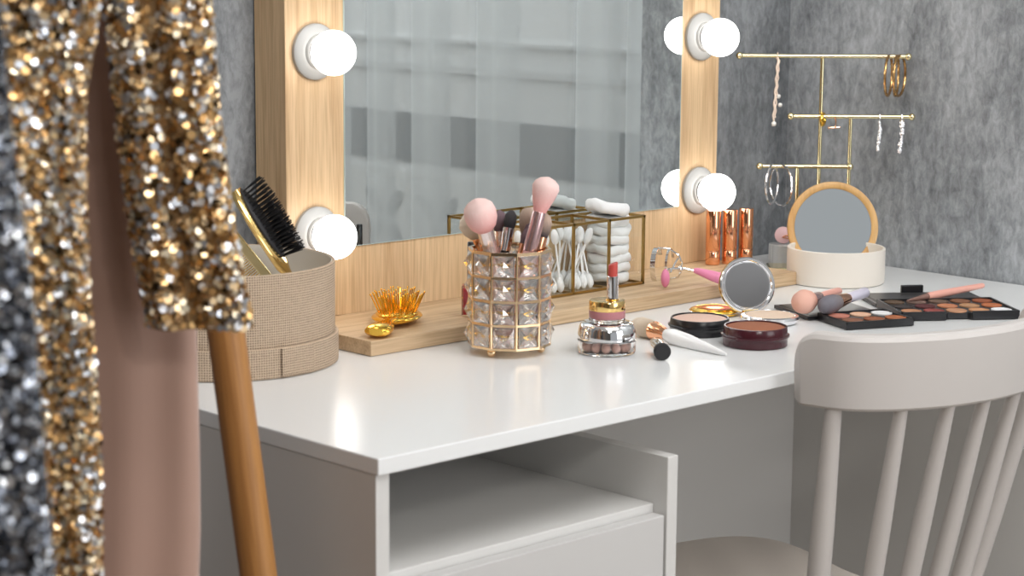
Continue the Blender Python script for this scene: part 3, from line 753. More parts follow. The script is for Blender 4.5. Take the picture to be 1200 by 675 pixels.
# lid: disc facing camera side, hinge behind the base
lc = Vector((-.0235, .0500, .0385)); nd = Vector((.15, -.93, .30)).normalized()
Ml = Matrix.Translation(lc) @ nd.to_track_quat('Z', 'Y').to_matrix().to_4x4()
MB().lathe([(0, -.0040), (.0240, -.0036), (.0320, -.0020), (.0350, .0004), (.0352, .0022), (.0336, .0036), (.0314, .0036), (.0298, .0018), (0, .0016)], 72, Ml).build('mirror_lid', SILVER, mc)
MB().lathe([(0, .0017), (.0286, .0017), (.0284, .0022), (0, .0022)], 64, Ml).build('mirror_disc', mat('dimmed_mirror', (.66, .68, .72), 0, 1), mc)  # plain mirror; a dimmer reflection is put into its colour
MB().lathe([(.0335, -.0042), (.0356, -.0038), (.0358, -.0020), (.0345, -.0012), (.0335, -.0042)], 72, Ml).build('gold_edge', GOLD, mc)
MB().tube([(-.0300, .030, .0075), (-.0105, .0365, .0075)], .0030, 12).build('hinge', GOLD, mc)

# ------------------------------------------------------------------ white round box with bamboo mirror
WX, WY = 2.2960, 1.7480
wb = thing('round_box', 'open round cream box holding a bamboo mirror near the wall', 'box', (WX, WY, DT))
WR = .0672; WH = .0485
MB().lathe([(0, .0004), (WR-.002, .0004), (WR-.0005, .0015), (WR, .004), (WR, WH-.001), (WR-.0012, WH), (WR-.0030, WH), (WR-.004, WH-.001), (WR-.004, .004), (0, .004)], 96).build('box_body', CREAMP, wb)
rm = thing('round_mirror', 'round mirror in a bamboo frame leaning inside the cream box', 'mirror', (2.3215, 1.7725, DT+.0060))
nd = Vector((-F_.x*.965, -F_.y*.965, .17)).normalized(); nd = (nd + R_*.02).normalized()
upv = (U_ - nd*nd.dot(U_)).normalized()
Mr = Matrix.Translation(upv*.0640) @ nd.to_track_quat('Z', 'Y').to_matrix().to_4x4()
MB().lathe([(0, -.0045), (.0615, -.0045), (.0635, -.003), (.0640, .001), (.0632, .0036), (.0600, .0046), (.0556, .0040), (.0540, .0024), (.0540, .0010), (0, .0010)], 96, Mr).build('bamboo_frame', BAMBOO, rm)
MB().lathe([(0, .0012), (.0540, .0012), (.0538, .0020), (0, .0020)], 80, Mr).build('mirror_disc', MIRROR, rm)
# little ribbed glass pot with a pink stone roller
rp = thing('ribbed_pot', 'small ribbed glass pot behind the cream box at the wall', 'pot', (2.3775, 1.9080, DT))
pr = MB(); vs = []
for z, r0 in ((.0004, .0185), (.003, .0196), (.026, .0196), (.0275, .0188)):
    pr_row = [((r0*(1+.025*math.cos(a*18)))*math.cos(a), (r0*(1+.025*math.cos(a*18)))*math.sin(a), z) for a in [2*PI*k/72 for k in range(72)]]
    vs += pr_row
fs = []
for i in range(3):
    for k in range(72): fs.append((i*72+k, i*72+(k+1) % 72, (i+1)*72+(k+1) % 72, (i+1)*72+k))
fs += [tuple(range(72)), tuple(216+k for k in range(72))]
pr.add(vs, fs).build('body', mat('ribbed_glass', (.86, .88, .88), .12, **{'Transmission_Weight': .3}), rp, smooth=25)
rl = thing('face_roller', 'pink stone disc roller with copper handle lying over the box rim', 'face roller', (2.3760, 1.9060, DT+.0285))
Mq = Matrix.Translation((0, 0, .0118)) @ (-F_*.97 + U_*.25).normalized().to_track_quat('Z', 'Y').to_matrix().to_4x4()
MB().lathe([(0, -.003), (.0105, -.003), (.0122, -.0015), (.0124, .0015), (.0105, .003), (0, .0032)], 40, Mq).build('stone_disc', PINKQ, rl)
hr = MB(); a = Vector((0, 0, .0105)) - F_*.004 
hr.tube([a, a + R_*.006 + U_*.0015, a + R_*.012 - U_*.0010, a + R_*.034 - U_*.0065 - F_*.05, a + R_*.058 - U_*.0130 - F_*.085], [.0010, .0012, .0016, .0019, .0016], 10)
hr.tube([a - R_*.002 - U_*.001, a + R_*.012 - U_*.004 - F_*.005, a + R_*.034 - U_*.0065 - F_*.05], [.0008, .0009, .0009], 8)
hr.build('copper_handle', COPPER, rl)

# ------------------------------------------------------------------ eyeshadow palettes
def palette(label, loc, rz, W_, D_, th, rows, lidD, notch=None, tab=False, sp=.029, r=.0128, lid_skew=0, x0=.017, y0=.0175, rs=.0335, tilt=0):
    p = thing('eyeshadow_palette', label, 'makeup palette', loc, rz)
    out = [(0, 0), (W_, 0), (W_, D_), (0, D_)]
    if notch: out = [(0, 0), (notch[0], 0), (notch[0]+.004, .007), (notch[1]-.004, .007), (notch[1], 0), (W_, 0), (W_, D_), (0, D_)]
    MB().prism(out, .0008, th).build('tray', BLACK, p, smooth=0, bevel=.0009)
    # raised lip
    lp = MB()
    for a, b, c, d in ((0, W_, D_-.003, D_), (0, .003, 0, D_), (W_-.003, W_, 0, D_)): lp.box(a, b, c, d, th-.001, th+.0022)
    if notch:
        lp.box(0, notch[0], 0, .003, th-.001, th+.0022); lp.box(notch[1], W_, 0, .003, th-.001, th+.0022)
    else: lp.box(0, W_, 0, .003, th-.001, th+.0022)
    lp.build('tray_lip', BLACK, p, smooth=0, bevel=.0005)
    for j, cols in enumerate(rows):
        for i, (nm, c) in enumerate(cols):
            if c is None: continue
            cx_, cy_ = x0 + i*sp, y0 + j*rs
            m = powder('shadow_'+nm.replace(' ', '_'), c)
            q = MB().lathe([(0, th-.0002), (r, th-.0002), (r, th+.0012), (r*.94, th+.0013), (r*.92, th+.0007), (0, th+.0007)], 36, TR(cx_, cy_, 0)).build('shadow_pan', m, p)
            q['label'] = nm + ' eyeshadow pan'
    # open lid lying flat behind the hinge, dark mirror inside
    lid = MB(); y0_ = D_ + .0015
    lid.prism([(0+lid_skew, y0_), (W_+lid_skew*.3, y0_), (W_+lid_skew, y0_+lidD), (0+lid_skew, y0_+lidD)], .0008, .0055).build('lid', BLACK, p, smooth=0, bevel=.0008)
    MB().box(.006+lid_skew, W_-.006, y0_+.006, y0_+lidD-.006, .0054, .0059).build('lid_lining', mat('lid_sheen', (.05, .048, .05), .3), p, smooth=0)
    MB().tube([(.006, D_+.001, .0055), (W_-.006, D_+.001, .0055)], .0022, 10).build('hinge', BLACKM, p)
    if tab: MB().box(tab[0], tab[1], y0_+lidD-.002, y0_+lidD+.004, .0008, .0150).build('tab', BLACK, p, bevel=.001)
    return p
AN_B = math.atan2(-.0895, .1244)
palette('large black eyeshadow palette of fifteen brown and copper shades', (2.1060, 1.5000, DT), AN_B, .1530, .1000, .0095,
        [[('tan', (.50, .24, .13)), ('berry', (.30, .07, .06)), ('warm sand', (.55, .28, .16)), ('apricot', (.60, .30, .15)), ('white', (.86, .86, .88))],
         [('charcoal', (.045, .035, .035)), ('wine', (.11, .028, .03)), ('orange brown', (.55, .22, .11)), ('golden sand', (.50, .27, .14)), ('burnt orange', (.52, .17, .07))],
         [('olive brown', (.12, .075, .045)), ('taupe', (.20, .125, .10)), ('khaki brown', (.16, .10, .07)), ('chestnut', (.24, .10, .05)), ('rust', (.30, .085, .035))]],
        .0800, notch=(.058, .092), tab=(.060, .090), sp=.0292, r=.0128, x0=.0180, y0=.0160, rs=.0335)
AN_A = math.radians(-23)
palette('smaller black eyeshadow palette of six shades under two brushes', (2.0060, 1.5080, DT), AN_A, .0940, .0720, .0080,
        [[('cocoa', (.26, .11, .065)), ('chestnut brown', (.30, .10, .045)), ('copper orange', (.42, .14, .055))],
         [('coral', (.66, .26, .19)), ('peach', (.80, .50, .34)), ('pearl white', (.82, .82, .82))]],
          .0900, sp=.0300, r=.0130, lid_skew=-.012, x0=.0190, y0=.0190, rs=.0330)

# brushes and pencil on the palettes
brush('fluffy blush pink brush lying across the smaller palette', (2.1480, 1.6280, DT+.0180), (2.0085, 1.5830, DT+.0235),
      [(0, .0040), (.05, .0052), (.35, .0056), (.50, .0054)], [(.50, .0056), (.53, .0072), (.72, .0082), (.735, .0082)],
      [(.73, .0082), (.79, .0128), (.87, .0152), (.94, .0138), (.98, .0080), (1, .001)], (SALMON, MAUVE, BR_BLUSH), fuzz=260)
brush('grey domed brush with copper ferrule and lilac handle on the smaller palette', (2.1540, 1.5915, DT+.0200), (2.0250, 1.5590, DT+.0205),
      [(0, .0058), (.015, .0070), (.30, .0066), (.42, .0060)], [(.42, .0058), (.46, .0072), (.66, .0092), (.68, .0092)],
      [(.67, .0090), (.76, .0110), (.87, .0118), (.95, .0102), (.988, .0060), (1, .001)], (LILAC, COPPER, BR_GREY), fuzz=160)
pn = thing('pink_pencil', 'pink makeup pencil with dark pointed tip lying across the large palette', 'pencil', (2.3335, 1.5340, DT+.0165), quat=aim(Vector((2.1790, 1.5445, DT+.0125)) - Vector((2.3335, 1.5340, DT+.0165))))
Lp = (Vector((2.1790, 1.5445, DT+.0125)) - Vector((2.3335, 1.5340, DT+.0165))).length
MB().lathe([(0, 0), (.0030, 0), (.0036, .003), (.0042, .03), (.0052, Lp*.55), (.0052, Lp*.70), (.0046, Lp*.74), (0, Lp*.74)], 24).build('barrel', SALMON, pn)
MB().lathe([(0, Lp*.741), (.0045, Lp*.741), (.0016, Lp*.95), (.0006, Lp), (0, Lp)], 20).build('tip', mat('pencil_tip', (.30, .17, .14), .4, .4), pn)

# ------------------------------------------------------------------ jewelry stand
JS = Vector((2.336, 1.842, DT))
js = thing('jewelry_stand', 'pale gold T-bar jewelry stand beside the concrete wall', 'jewelry stand', JS, rotz=.8061-PI/2)
# local x = across (R_), z above desk
def js_bar(x0, x1, z, y=0, r=.0030):
    mb = MB().tube([(x0, y, z), (x1, y, z)], r, 12); mb.ball((x0, y, z), r*1.75, 14); mb.ball((x1, y, z), r*1.75, 14); return mb
js_bar(-.0935, .1435, .3045).build('top_bar', PALEGOLD, js)
js_bar(-.0190, .1515, .2200).build('middle_bar', PALEGOLD, js)
js_bar(-.0610, .0665, .1490).build('lower_bar', PALEGOLD, js)
for x, z in ((.0235, .3045), (.0660, .2200), (-.0070, .1490)):
    MB().tube([(x, .0035, .004), (x, .0035, z)], .0028, 12).build('post', PALEGOLD, js)
MB().prism([(-.045, -.020), (.085, -.020), (.085, .030), (-.045, .030)], .0005, .0060).build('base_plate', PALEGOLD, js, bevel=.002)
def jl(x, y, z): return JS + R_*x + F_*y + U_*z
def hoop(name, label, cat, x, z, r, th, m, ang, group, twist=0, oval=1.0):
    o = thing(name, label, cat, jl(x, 0, z), rotz=.8061-PI/2+ang, group=group)
    pts = []; rr = []
    n = 56
    for i in range(n):
        a = 2*PI*i/n; pts.append((r*oval*math.sin(a), 0, -r + r*math.cos(a))); rr.append(th*(1+.22*math.sin(a*twist)))
    MB().tube(pts, rr, 8, None, True).build('ring', m, o); return o
OLDGOLD = mat('old_gold', (.60, .36, .15), .25, 1)
GBG = 'gold bangles on the jewelry stand'
hoop('bangle', 'twisted gold bangle hanging on the top bar of the jewelry stand', 'bangle', .1165, .3060, .0282, .0019, OLDGOLD, 1.22, GBG, 26)
hoop('bangle', 'twisted gold bangle hanging on the top bar of the jewelry stand', 'bangle', .1275, .3060, .0282, .0019, OLDGOLD, 1.28, GBG, 26)
hoop('bangle', 'twisted gold bangle hanging on the top bar of the jewelry stand', 'bangle', .1320, .3060, .0282, .0019, OLDGOLD, 1.10, GBG, 26)
GSH = 'silver hoop earrings on the jewelry stand'
hoop('hoop_earring', 'large twisted silver hoop earring hanging on the lowest stand bar', 'earring', -.0430, .1510, .0275, .0016, SILVER, 1.13, GSH, 18)
hoop('hoop_earring', 'large twisted silver hoop earring hanging on the lowest stand bar', 'earring', -.0300, .1510, .0290, .0016, SILVER, -1.13, GSH, 18)
yr = hoop('gold_ring', 'bright gold finger ring threaded on the middle stand bar', 'ring', .0265, .2235, .0078, .0026, GOLDY, 1.15, None)
pgr = thing('stud_earring', 'rose gold bar earring hanging on the middle bar of the jewelry stand', 'earring', jl(.0430, -.003, .2180), rotz=.8061-PI/2)
e_ = MB(); e_.tube([(0, 0, .003), (.0015, 0, -.004), (.001, 0, -.012)], .0009, 8); e_.build('hook', ROSEGOLD, pgr)
e_ = MB(); e_.tube([(-.009, 0, -.014), (.007, 0, -.013)], .0015, 8); e_.ball((-.008, 0, -.014), .0022, 10); e_.ball((.0005, 0, -.0125), .002, 10); e_.build('bar', ROSEGOLD, pgr)
def drop(label, x, z, ln, m, seed, wd=1.0):
    rnd = random.Random(seed)
    o = thing('drop_earring', label, 'earring', jl(x, -.003, z), rotz=.8061-PI/2)
    MB().tube([(0, .004, .003), (0, .0, .0045), (0, -.002, 0), (0, 0, -.006)], .0008, 8).build('hook', m, o)
    c = MB()
    for i in range(int(ln/.0026)):
        c.ball((.0012*math.sin(i*.35) + rnd.uniform(-.0006, .0006), rnd.uniform(-.0006, .0006), -.006 - i*.0026), .0030*rnd.uniform(.6, 1.2)*wd, 7)
    c.build('bead_chain', m, o); return o
drop('glittering silver drop earring on the middle bar nearer the post', .1060, .2185, .042, SILVER, 3)
drop('broader silver drop earring at the outer end of the middle bar', .1372, .2185, .046, SILVER, 5, 1.3)
nk = thing('necklace', 'pearl and rose gold chain necklace hanging near the end of the top bar', 'necklace', jl(-.0410, -.003, .3040), rotz=.8061-PI/2)
c = MB()
for k in range(15): 
    a = 2*PI*k/14; c.ball((.0008*math.sin(a), .0035*math.cos(a), .0008+.0042*math.sin(a)), .0010, 6)
for i in range(40):
    z = -.003 - i*.0024; c.ball((.001 - i*.00011 + .0008*math.sin(i*.9), 0, z), .0019, 6)
for i in range(34):
    z = -.006 - i*.0024; c.ball((.0028 - i*.00010 + .0006*math.sin(i*1.3+1), -.001, z), .0015, 6)
c.build('chain', mat('pearl_chain', (.80, .66, .55), .3, .7), nk)
for (x, z, r_) in ((.0035, -.056, .0032), (.0060, -.068, .0032), (-.0022, -.0945, .0038)):
    MB().ball((x, -.0015, z), r_, 14).build('pearl', mat('pearl', (.88, .86, .83), .15, .3), nk)

# ------------------------------------------------------------------ chair
CHX, CHY = 0, 0
ch = thing('spindle_chair', 'white spindle back chair tucked under the desk', 'chair', (1.9095, 1.339, 0), rotz=math.radians(-9.95))
half = [(0, -.045), (.07, -.040), (.118, -.015), (.138, .03), (.132, .10), (.123, .213), (.135, .28), (.1455, .338), (.143, .392), (.1185, .428), (.075, .446), (.027, .4505), (0, .451)]
outl = [(x, y-CHY) for x, y in half] + [(-x, y-CHY) for x, y in half[-2:0:-1]]
# smooth the outline once (Chaikin)
for _ in range(2):
    o2 = []
    for k in range(len(outl)):
        a, b = outl[k], outl[(k+1) % len(outl)]
        o2 += [(a[0]*.75+b[0]*.25, a[1]*.75+b[1]*.25), (a[0]*.25+b[0]*.75, a[1]*.25+b[1]*.75)]
    outl = o2
n = len(outl); vs = []; fs = []; SC = .2
lv = [(.398, .93), (.405, .985), (.418, 1.0), (.427, .985), (.430, .95), (.4265, .6), (.4255, .0)]
for z, s_ in lv[:-1]:
    for x, y in outl: vs.append((x*s_, SC+(y-SC)*s_, z))
for i in range(len(lv)-2):
    for k in range(n): fs.append((i*n+k, i*n+(k+1) % n, (i+1)*n+(k+1) % n, (i+1)*n+k))
fs.append(tuple(range(n))[::-1]); vs.append((0, SC, lv[-1][0])); b0 = (len(lv)-2)*n
for k in range(n): fs.append((b0+k, b0+(k+1) % n, len(vs)-1))
MB().add(vs, fs).build('seat', mat('seat_paint', (.82, .74, .67), .45), ch, smooth=50)
# curved top rail: plan curve through measured points, mirrored about the chair's axis
hp = [(-.172, .012), (-.149, -.0425), (-.108, -.0735), (-.047, -.0920), (0, -.0950)]
ctrl = [Vector((x, y-CHY, 0)) for x, y in hp] + [Vector((-x*(1.13 if x < -.1 else 1.02), y-CHY, 0)) for x, y in hp[-2::-1]]
def crom(P, m):
    out = []
    for i in range(len(P)-1):
        p0 = P[i-1] if i else P[0]*2 - P[1]; p1, p2 = P[i], P[i+1]; p3 = P[i+2] if i+2 < len(P) else P[-1]*2 - P[-2]
        for k in range(m):
            u = k/m; out.append(.5*((2*p1) + (p2-p0)*u + (2*p0-5*p1+4*p2-p3)*u*u + (3*p1-p0-3*p2+p3)*u**3))
    return out + [P[-1]]
cl = crom(ctrl, 10); acc = [0]
for a, b in zip(cl, cl[1:]): acc.append(acc[-1] + (b-a).length)
def rail_at(d):
    for i in range(len(cl)-1):
        if acc[i+1] >= d - 1e-9: break
    u = (d-acc[i])/(acc[i+1]-acc[i]); t = (cl[min(i+2, len(cl)-1)] - cl[max(i-1, 0)]).normalized()
    return cl[i].lerp(cl[i+1], u), Vector((t.y, -t.x, 0))          # outward = towards the room
T_ = .0215; rows = 80; TL = acc[-1]; vs = []; fs = []
for i in range(rows+1):
    u = i/rows; u = u - math.sin(2*PI*u)/(2*PI)*.75; d = TL*u
    e = min(d, TL-d); rc = .034; rb = .006
    ztop = .8030 - (rc - math.sqrt(max(0, rc*rc - (rc-e)**2)) if e < rc else 0)
    zbot = .7200 + (rb - math.sqrt(max(0, rb*rb - (rb-e)**2)) if e < rb else 0)
    c, o_ = rail_at(d); lean = .012
    te = max(0, .012-e)*.75                   # front face eases back at the ends
    sec = [(zbot+.001, -T_), (zbot, -T_+.002), (zbot, -.003-te), (zbot+.003, -te), ((zbot+ztop)/2, .0005-te), (ztop-.0065, -te), (ztop-.002, -.0032-te), (ztop, -.0075-te*.5), (ztop, -T_+.004), (ztop-.0015, -T_+.0015), (ztop-.006, -T_), ((zbot+ztop)/2, -T_)]
    m_ = len(sec)
    for z, o in sec:
        p = c + o_*(o + lean*(z-.72)/.083*.6); vs.append((p.x, p.y, z))
for i in range(rows):
    for k in range(m_): fs.append((i*m_+k, i*m_+(k+1) % m_, (i+1)*m_+(k+1) % m_, (i+1)*m_+k))
fs.append(tuple(range(m_))); fs.append(tuple(rows*m_+k for k in range(m_)))
MB().add(vs, fs).build('top_rail', CHAIRP, ch, smooth=24)
def rail_x(x):
    d = min((abs(rail_at(TL*q/400)[0].x - x), TL*q/400) for q in range(1, 400))[1]; c, o_ = rail_at(d); return c - o_*T_*.5
for sg_ in (-1, 1):
    for i, (tx, (qx, qy)) in enumerate(zip((.155, .090, .0285), ((.114, .030), (.066, .003), (.0215, -.004)))):
        tp = rail_x(sg_*tx); top = Vector((tp.x, tp.y, .735)); bot = Vector((sg_*qx, qy, .418))
        thk = .0122 if i == 0 else .0102
        MB().tube([bot + (top-bot)*u for u in (0, .25, .5, .8, 1)], [thk*.9, thk*1.08, thk*1.05, thk*.85, thk*.70], 18).build('spindle', CHAIRP, ch)
for sx_, sy_ in ((-1, -1), (1, -1), (-1, 1), (1, 1)):
    t_ = Vector((sx_*.098, .05 if sy_ < 0 else .36, .403)); b_ = Vector((sx_*(.15 if sy_ < 0 else .155), -.02 if sy_ < 0 else .42, 0))
    MB().tube([t_, t_ + (b_-t_)*.35, b_], [.015, .018, .012], 18).build('leg', CHAIRP, ch)
for sx_ in (-1, 1):
    MB().tube([(sx_*.124, .015, .19), (sx_*.127, .390, .19)], .010, 14).build('stretcher', CHAIRP, ch)
MB().tube([(-.1255, .2, .19), (.1255, .2, .19)], .010, 14).build('stretcher', CHAIRP, ch)

# ------------------------------------------------------------------ clothes rack
def GR(l, f, z): return R_*l + F_*f + U_*z                 # l across, f away from the viewer's end
rk = thing('clothes_rack', 'wooden clothes rack with slanted round legs beside the desk', 'clothes rack', GR(-.33, 1.2, 0))
rk.location = (0, 0, 0)
ap = Vector((1.0286, 1.5648, 1.60)); ft = Vector((1.1336, 1.3961, 0.0))
la = ap.dot(R_); fa = ap.dot(F_)
lf = ft.dot(R_); ff = ft.dot(F_)
def stick(name, a, b, r):
    a = Vector(a); b = Vector(b); o = MB().tube([(0, 0, 0), (0, 0, (b-a).length)], r, 28).build(name, POLEW, rk); o.location = a; o.rotation_euler = aim(b-a).to_euler(); return o
ftop = ft + (ap-ft)*1.03
stick('leg', ft, ftop, .0168)
stick('leg', GR(la - (lf-la) - .36, ff+.04, 0), GR(la-.010, fa+.034, 1.66), .0168)
stick('leg', GR(lf+.02, .42, 0), GR(la, .45, 1.66), .0168)
stick('leg', GR(la - (lf-la) - .36, .42, 0), GR(la-.010, .484, 1.66), .0168)
stick('top_bar', GR(la, .40, 1.585), GR(la, fa+.06, 1.585), .0145)

# garments: lofted cloth, front towards -F_
def loft(levels, folds=0, amp=0, K=48, seed=0):
    """levels: (z, left, right, depth, half thickness) ; returns mesh builder and a surface function"""
    rnd = random.Random(seed); ph = [rnd.uniform(0, 6) for _ in range(4)]
    def lev(z):
        for a, b in zip(levels, levels[1:]):
            if a[0] >= z >= b[0]:
                u = (a[0]-z)/(a[0]-b[0]); return [a[i] + (b[i]-a[i])*u for i in range(5)]
        return list(levels[-1] if z < levels[-1][0] else levels[0])
    def pt(an, z):
        _, l, r, d, th = lev(z)
        c = (l+r)/2; w = (r-l)/2
        x = math.cos(an); y = math.sin(an)
        x = math.copysign(abs(x)**.75, x); y = math.copysign(abs(y)**.75, y)
        wv = amp*(math.sin(folds*x + ph[0] + z*2.1) + .5*math.sin(folds*2.3*x + ph[1] - z*3))
        xo = amp*.35*math.sin(z*16+ph[2])
        return GR(c + w*x + xo, d + th*y + wv, z)
    mb = MB(); vs = []; fs = []
    zs = []
    for a, b in zip(levels, levels[1:]):
        k = max(1, int((a[0]-b[0])/.025))
        zs += [a[0] + (b[0]-a[0])*i/k for i in range(k)]
    zs.append(levels[-1][0])
    for z in zs:
        for k in range(K): vs.append(pt(2*PI*k/K, z))
    for i in range(len(zs)-1):
        for k in range(K): fs.append((i*K+k, i*K+(k+1) % K, (i+1)*K+(k+1) % K, (i+1)*K+k))
    fs.append(tuple(range(K))); fs.append(tuple((len(zs)-1)*K+k for k in range(K)))
    mb.add(vs, fs)
    return mb, pt, lev
def sequins(mb, pt, lev, z0, z1, size, step, seed, tilt=.5):
    """overlapping little discs all over the side of the cloth that faces the room"""
    rnd = random.Random(seed); z = z1; row = 0
    while z > z0:
        _, l, r, d, th = lev(z)
        n = max(4, int((r-l)*1.25/step))
        for k in range(n):
            an = PI + PI*(k + .5*(row % 2) + rnd.uniform(-.25, .25))/n     # front half
            an = min(max(an, PI-.12), 2*PI+.12)
            zz = z + rnd.uniform(-.3, .3)*step
            if zz < z0: continue
            p = pt(an, zz); e = .004
            tx = pt(an+.02, zz) - pt(an-.02, zz); tz = pt(an, zz+e) - pt(an, zz-e)
            nn = tz.cross(tx)
            if nn.length < 1e-9: continue
            nn.normalize()
            if nn.dot(F_) > .3: nn = -nn
            nn = (nn + Vector((rnd.gauss(0, tilt), rnd.gauss(0, tilt), rnd.gauss(0, tilt)))).normalized()
            q = aim(nn, rnd.uniform(0, 6)); s_ = size*rnd.uniform(.8, 1.15)/2
            c0 = p - F_*(.0010 + rnd.uniform(0, .0022))
            vs = [c0 + q @ Vector((s_*math.cos(2*PI*i/7), s_*math.sin(2*PI*i/7), 0)) for i in range(7)]
            o = len(mb.v); mb.v += vs; mb.f.append(tuple(range(o, o+7)))
        z -= step*.86; row += 1
    return mb
def sequined(mb, pt, lev, z0, z1, size, step, seed, tilt, name, cloth, seq, par):
    nf = len(mb.f); sequins(mb, pt, lev, z0, z1, size, step, seed, tilt)
    o = mb.build(name, cloth, par, smooth=0, normals=False)
    o.data.materials.append(seq)
    o.data.polygons.foreach_set('material_index', [0]*nf + [1]*(len(mb.f)-nf)); return o
def sequin_mat(name, stops, rough=.2, metal=1):
    m = mat(name, (.8, .6, .3), rough, metal); t = NT(m); g = t.n('ShaderNodeNewGeometry'); r = t.ramp(g.outputs['Random Per Island'], stops, 'CONSTANT'); t.l(r.outputs[0], t.b.inputs['Base Color'])
    return m
SEQG = sequin_mat('gold_sequins', [(0, (.76, .48, .21)), (.22, (.90, .66, .38)), (.40, (.36, .20, .075)), (.55, (.95, .82, .60)), (.68, (.93, .93, .95)), (.82, (.62, .65, .70)), (.95, (.07, .045, .02))], .29, .85)
SEQS = sequin_mat('silver_sequins', [(0, (.20, .215, .25)), (.35, (.36, .375, .41)), (.55, (.07, .075, .09)), (.82, (.80, .82, .86))], .25)
CLOTHG = mat('gold_cloth', (.27, .16, .07), .9); CLOTHS = mat('dark_cloth', (.06, .062, .07), .9)
BLUSH = mat('blush_satin', (.43, .268, .208), .62, **{'Sheen_Weight': .3})
def lat(px, D): return (px-600)/2448.3*D
# pale brown-pink dress
D_ = 1.70
mb, pt, lev = loft([(1.572, la-.020, la+.020, D_, .006), (1.50, -.44, -.285, D_, .018), (1.40, -.47, -.262, D_, .022), (1.15, -.46, lat(224, D_), D_, .024), (.90, -.46, lat(226, D_), D_, .026), (.72, -.47, lat(223, D_), D_, .028), (.60, -.48, lat(216, D_), D_, .030), (.30, -.50, lat(214, D_), D_, .034)], 6, .003, 72, 4)
dr_ = thing('satin_dress', 'plain dusty pink dress hanging between the sequined clothes', 'dress', GR(0, 0, 0))
mb.build('cloth', BLUSH, dr_, smooth=80)
# gold sequined jacket: body and sleeve
gj = thing('sequin_jacket', 'gold sequined jacket hanging on the rack, sleeve in front of the desk', 'jacket', (0, 0, 0))
D1 = 1.50
mb, pt, lev = loft([(1.572, la-.02, la+.02, D1, .006), (1.50, -.50, lat(150, D1), D1, .016), (1.30, -.52, lat(150, D1), D1, .022), (1.175, -.52, lat(122, D1), D1, .024), (1.10, -.52, lat(104, D1), D1, .024), (.95, -.52, lat(102, D1), D1, .026), (.60, -.52, lat(106, D1), D1, .028), (.45, -.52, lat(107, D1), D1, .03)], 5, .007, 56, 9)
sequined(mb, pt, lev, .55, 1.22, .0064, .0041, 21, .5, 'body', CLOTHG, SEQG, gj)
D2 = 1.63
mb, pt, lev = loft([(1.53, -.40, -.30, D2-.02, .014), (1.40, -.36, -.235, D2, .022), (1.17, lat(126, D2), lat(249, D2), D2, .026), (1.08, lat(140, D2), lat(260, D2), D2, .026), (.98, lat(153, D2), lat(276, D2), D2, .025), (.908, lat(167, D2), lat(292, D2), D2, .024)], 4, .005, 56, 2)
# slight rise of the hem to the outer side
sequined(mb, pt, lev, .908, 1.24, .0068, .0042, 33, .5, 'sleeve', CLOTHG, SEQG, gj)
# silver sequined garment, nearest
D3 = 1.17
sg = thing('silver_sequin_dress', 'silver grey sequined dress hanging nearest on the rack', 'dress', (0, 0, 0))
mb, pt, lev = loft([(1.572, la-.02, la+.02, D3, .006), (1.50, -.44, -.30, D3, .02), (1.20, -.48, lat(2, D3), D3, .025), (1.10, -.48, lat(8, D3), D3, .026), (.98, -.48, lat(28, D3), D3, .026), (.85, -.48, lat(48, D3), D3, .028), (.70, -.48, lat(58, D3), D3, .03), (.40, -.48, lat(64, D3), D3, .03)], 5, .006, 48, 7)
sequined(mb, pt, lev, .60, 1.20, .0062, .0042, 5, .45, 'cloth', CLOTHS, SEQS, sg)

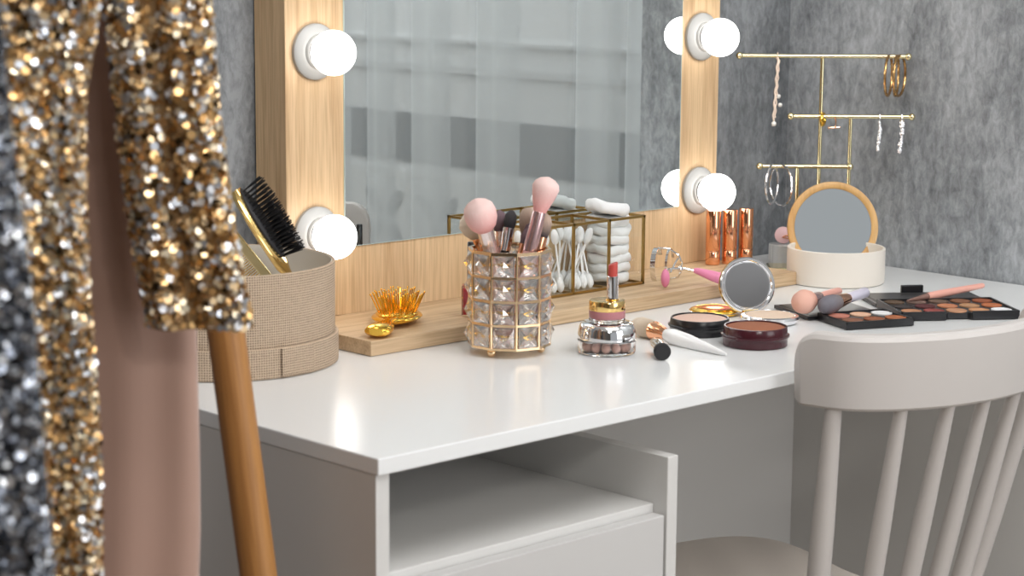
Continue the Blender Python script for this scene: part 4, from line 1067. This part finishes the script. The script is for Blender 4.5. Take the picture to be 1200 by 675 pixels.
# ------------------------------------------------------------------ light
w = bpy.data.worlds.new('World'); S.world = w; w.use_nodes = True
bg = w.node_tree.nodes['Background']; bg.inputs[0].default_value = (.94, .965, 1.0, 1); bg.inputs[1].default_value = .40
def area(name, loc, tgt, size, power, col=(1, 1, 1), sy=None):
    d = bpy.data.lights.new(name, 'AREA'); d.energy = power; d.color = col; d.size = size
    if sy: d.shape = 'RECTANGLE'; d.size_y = sy
    o = bpy.data.objects.new(name, d); COL.objects.link(o); o.location = loc
    o.rotation_euler = (Vector(loc) - Vector(tgt)).to_track_quat('Z', 'Y').to_euler(); return o
area('window_light', (2.3, -2.3, 1.45), (1.9, 1.6, .7), 1.8, 38, (.98, .985, 1))
area('overhead_fill', (1.5, .7, 2.52), (1.8, 1.6, .75), 1.4, 33, (1, .99, .98))  # unseen overhead fill, added to brighten the desk top
area('side_light', (-.95, .75, 2.42), (2.4, 1.6, .9), .7, 13, (.97, .985, 1))
area('camera_side_fill', (.15, -.45, 1.85), (.95, 1.25, .9), .3, 3.5, (1, .985, .96))  # unseen fill beside the camera, added to lift the dress and sequins
area('sparkle_fill', (.2, -1.1, 2.2), (1.0, 1.3, 1.0), .22, 9, (1, .98, .94))  # unseen small source, added so the sequins sparkle
area('recess_fill', (2.67, .7, 2.3), (2.78, .9, .8), .35, 9, (.96, .98, 1))  # unseen fill, added to brighten the recess behind the curtain

# ------------------------------------------------------------------ camera
yaw, pit, rol = .80610, .16433, .0073
fw = Vector((math.cos(yaw)*math.cos(pit), math.sin(yaw)*math.cos(pit), -math.sin(pit))); rt = Vector((math.sin(yaw), -math.cos(yaw), 0)); up = rt.cross(fw)
r2 = rt*math.cos(rol) + up*math.sin(rol); u2 = up*math.cos(rol) - rt*math.sin(rol)
cd = bpy.data.cameras.new('Camera'); co = bpy.data.objects.new('Camera', cd); COL.objects.link(co)
co.matrix_world = Matrix(((r2.x, u2.x, -fw.x, 0), (r2.y, u2.y, -fw.y, 0), (r2.z, u2.z, -fw.z, 1.21), (0, 0, 0, 1)))
cd.sensor_width = 36; cd.lens = 2448.3/1200*36; cd.clip_start = .05
cd.dof.use_dof = True; cd.dof.focus_distance = 2.62; cd.dof.aperture_fstop = 8.0
S.camera = co
S.view_settings.view_transform = 'Standard'; S.view_settings.look = 'None'; S.view_settings.exposure = 0
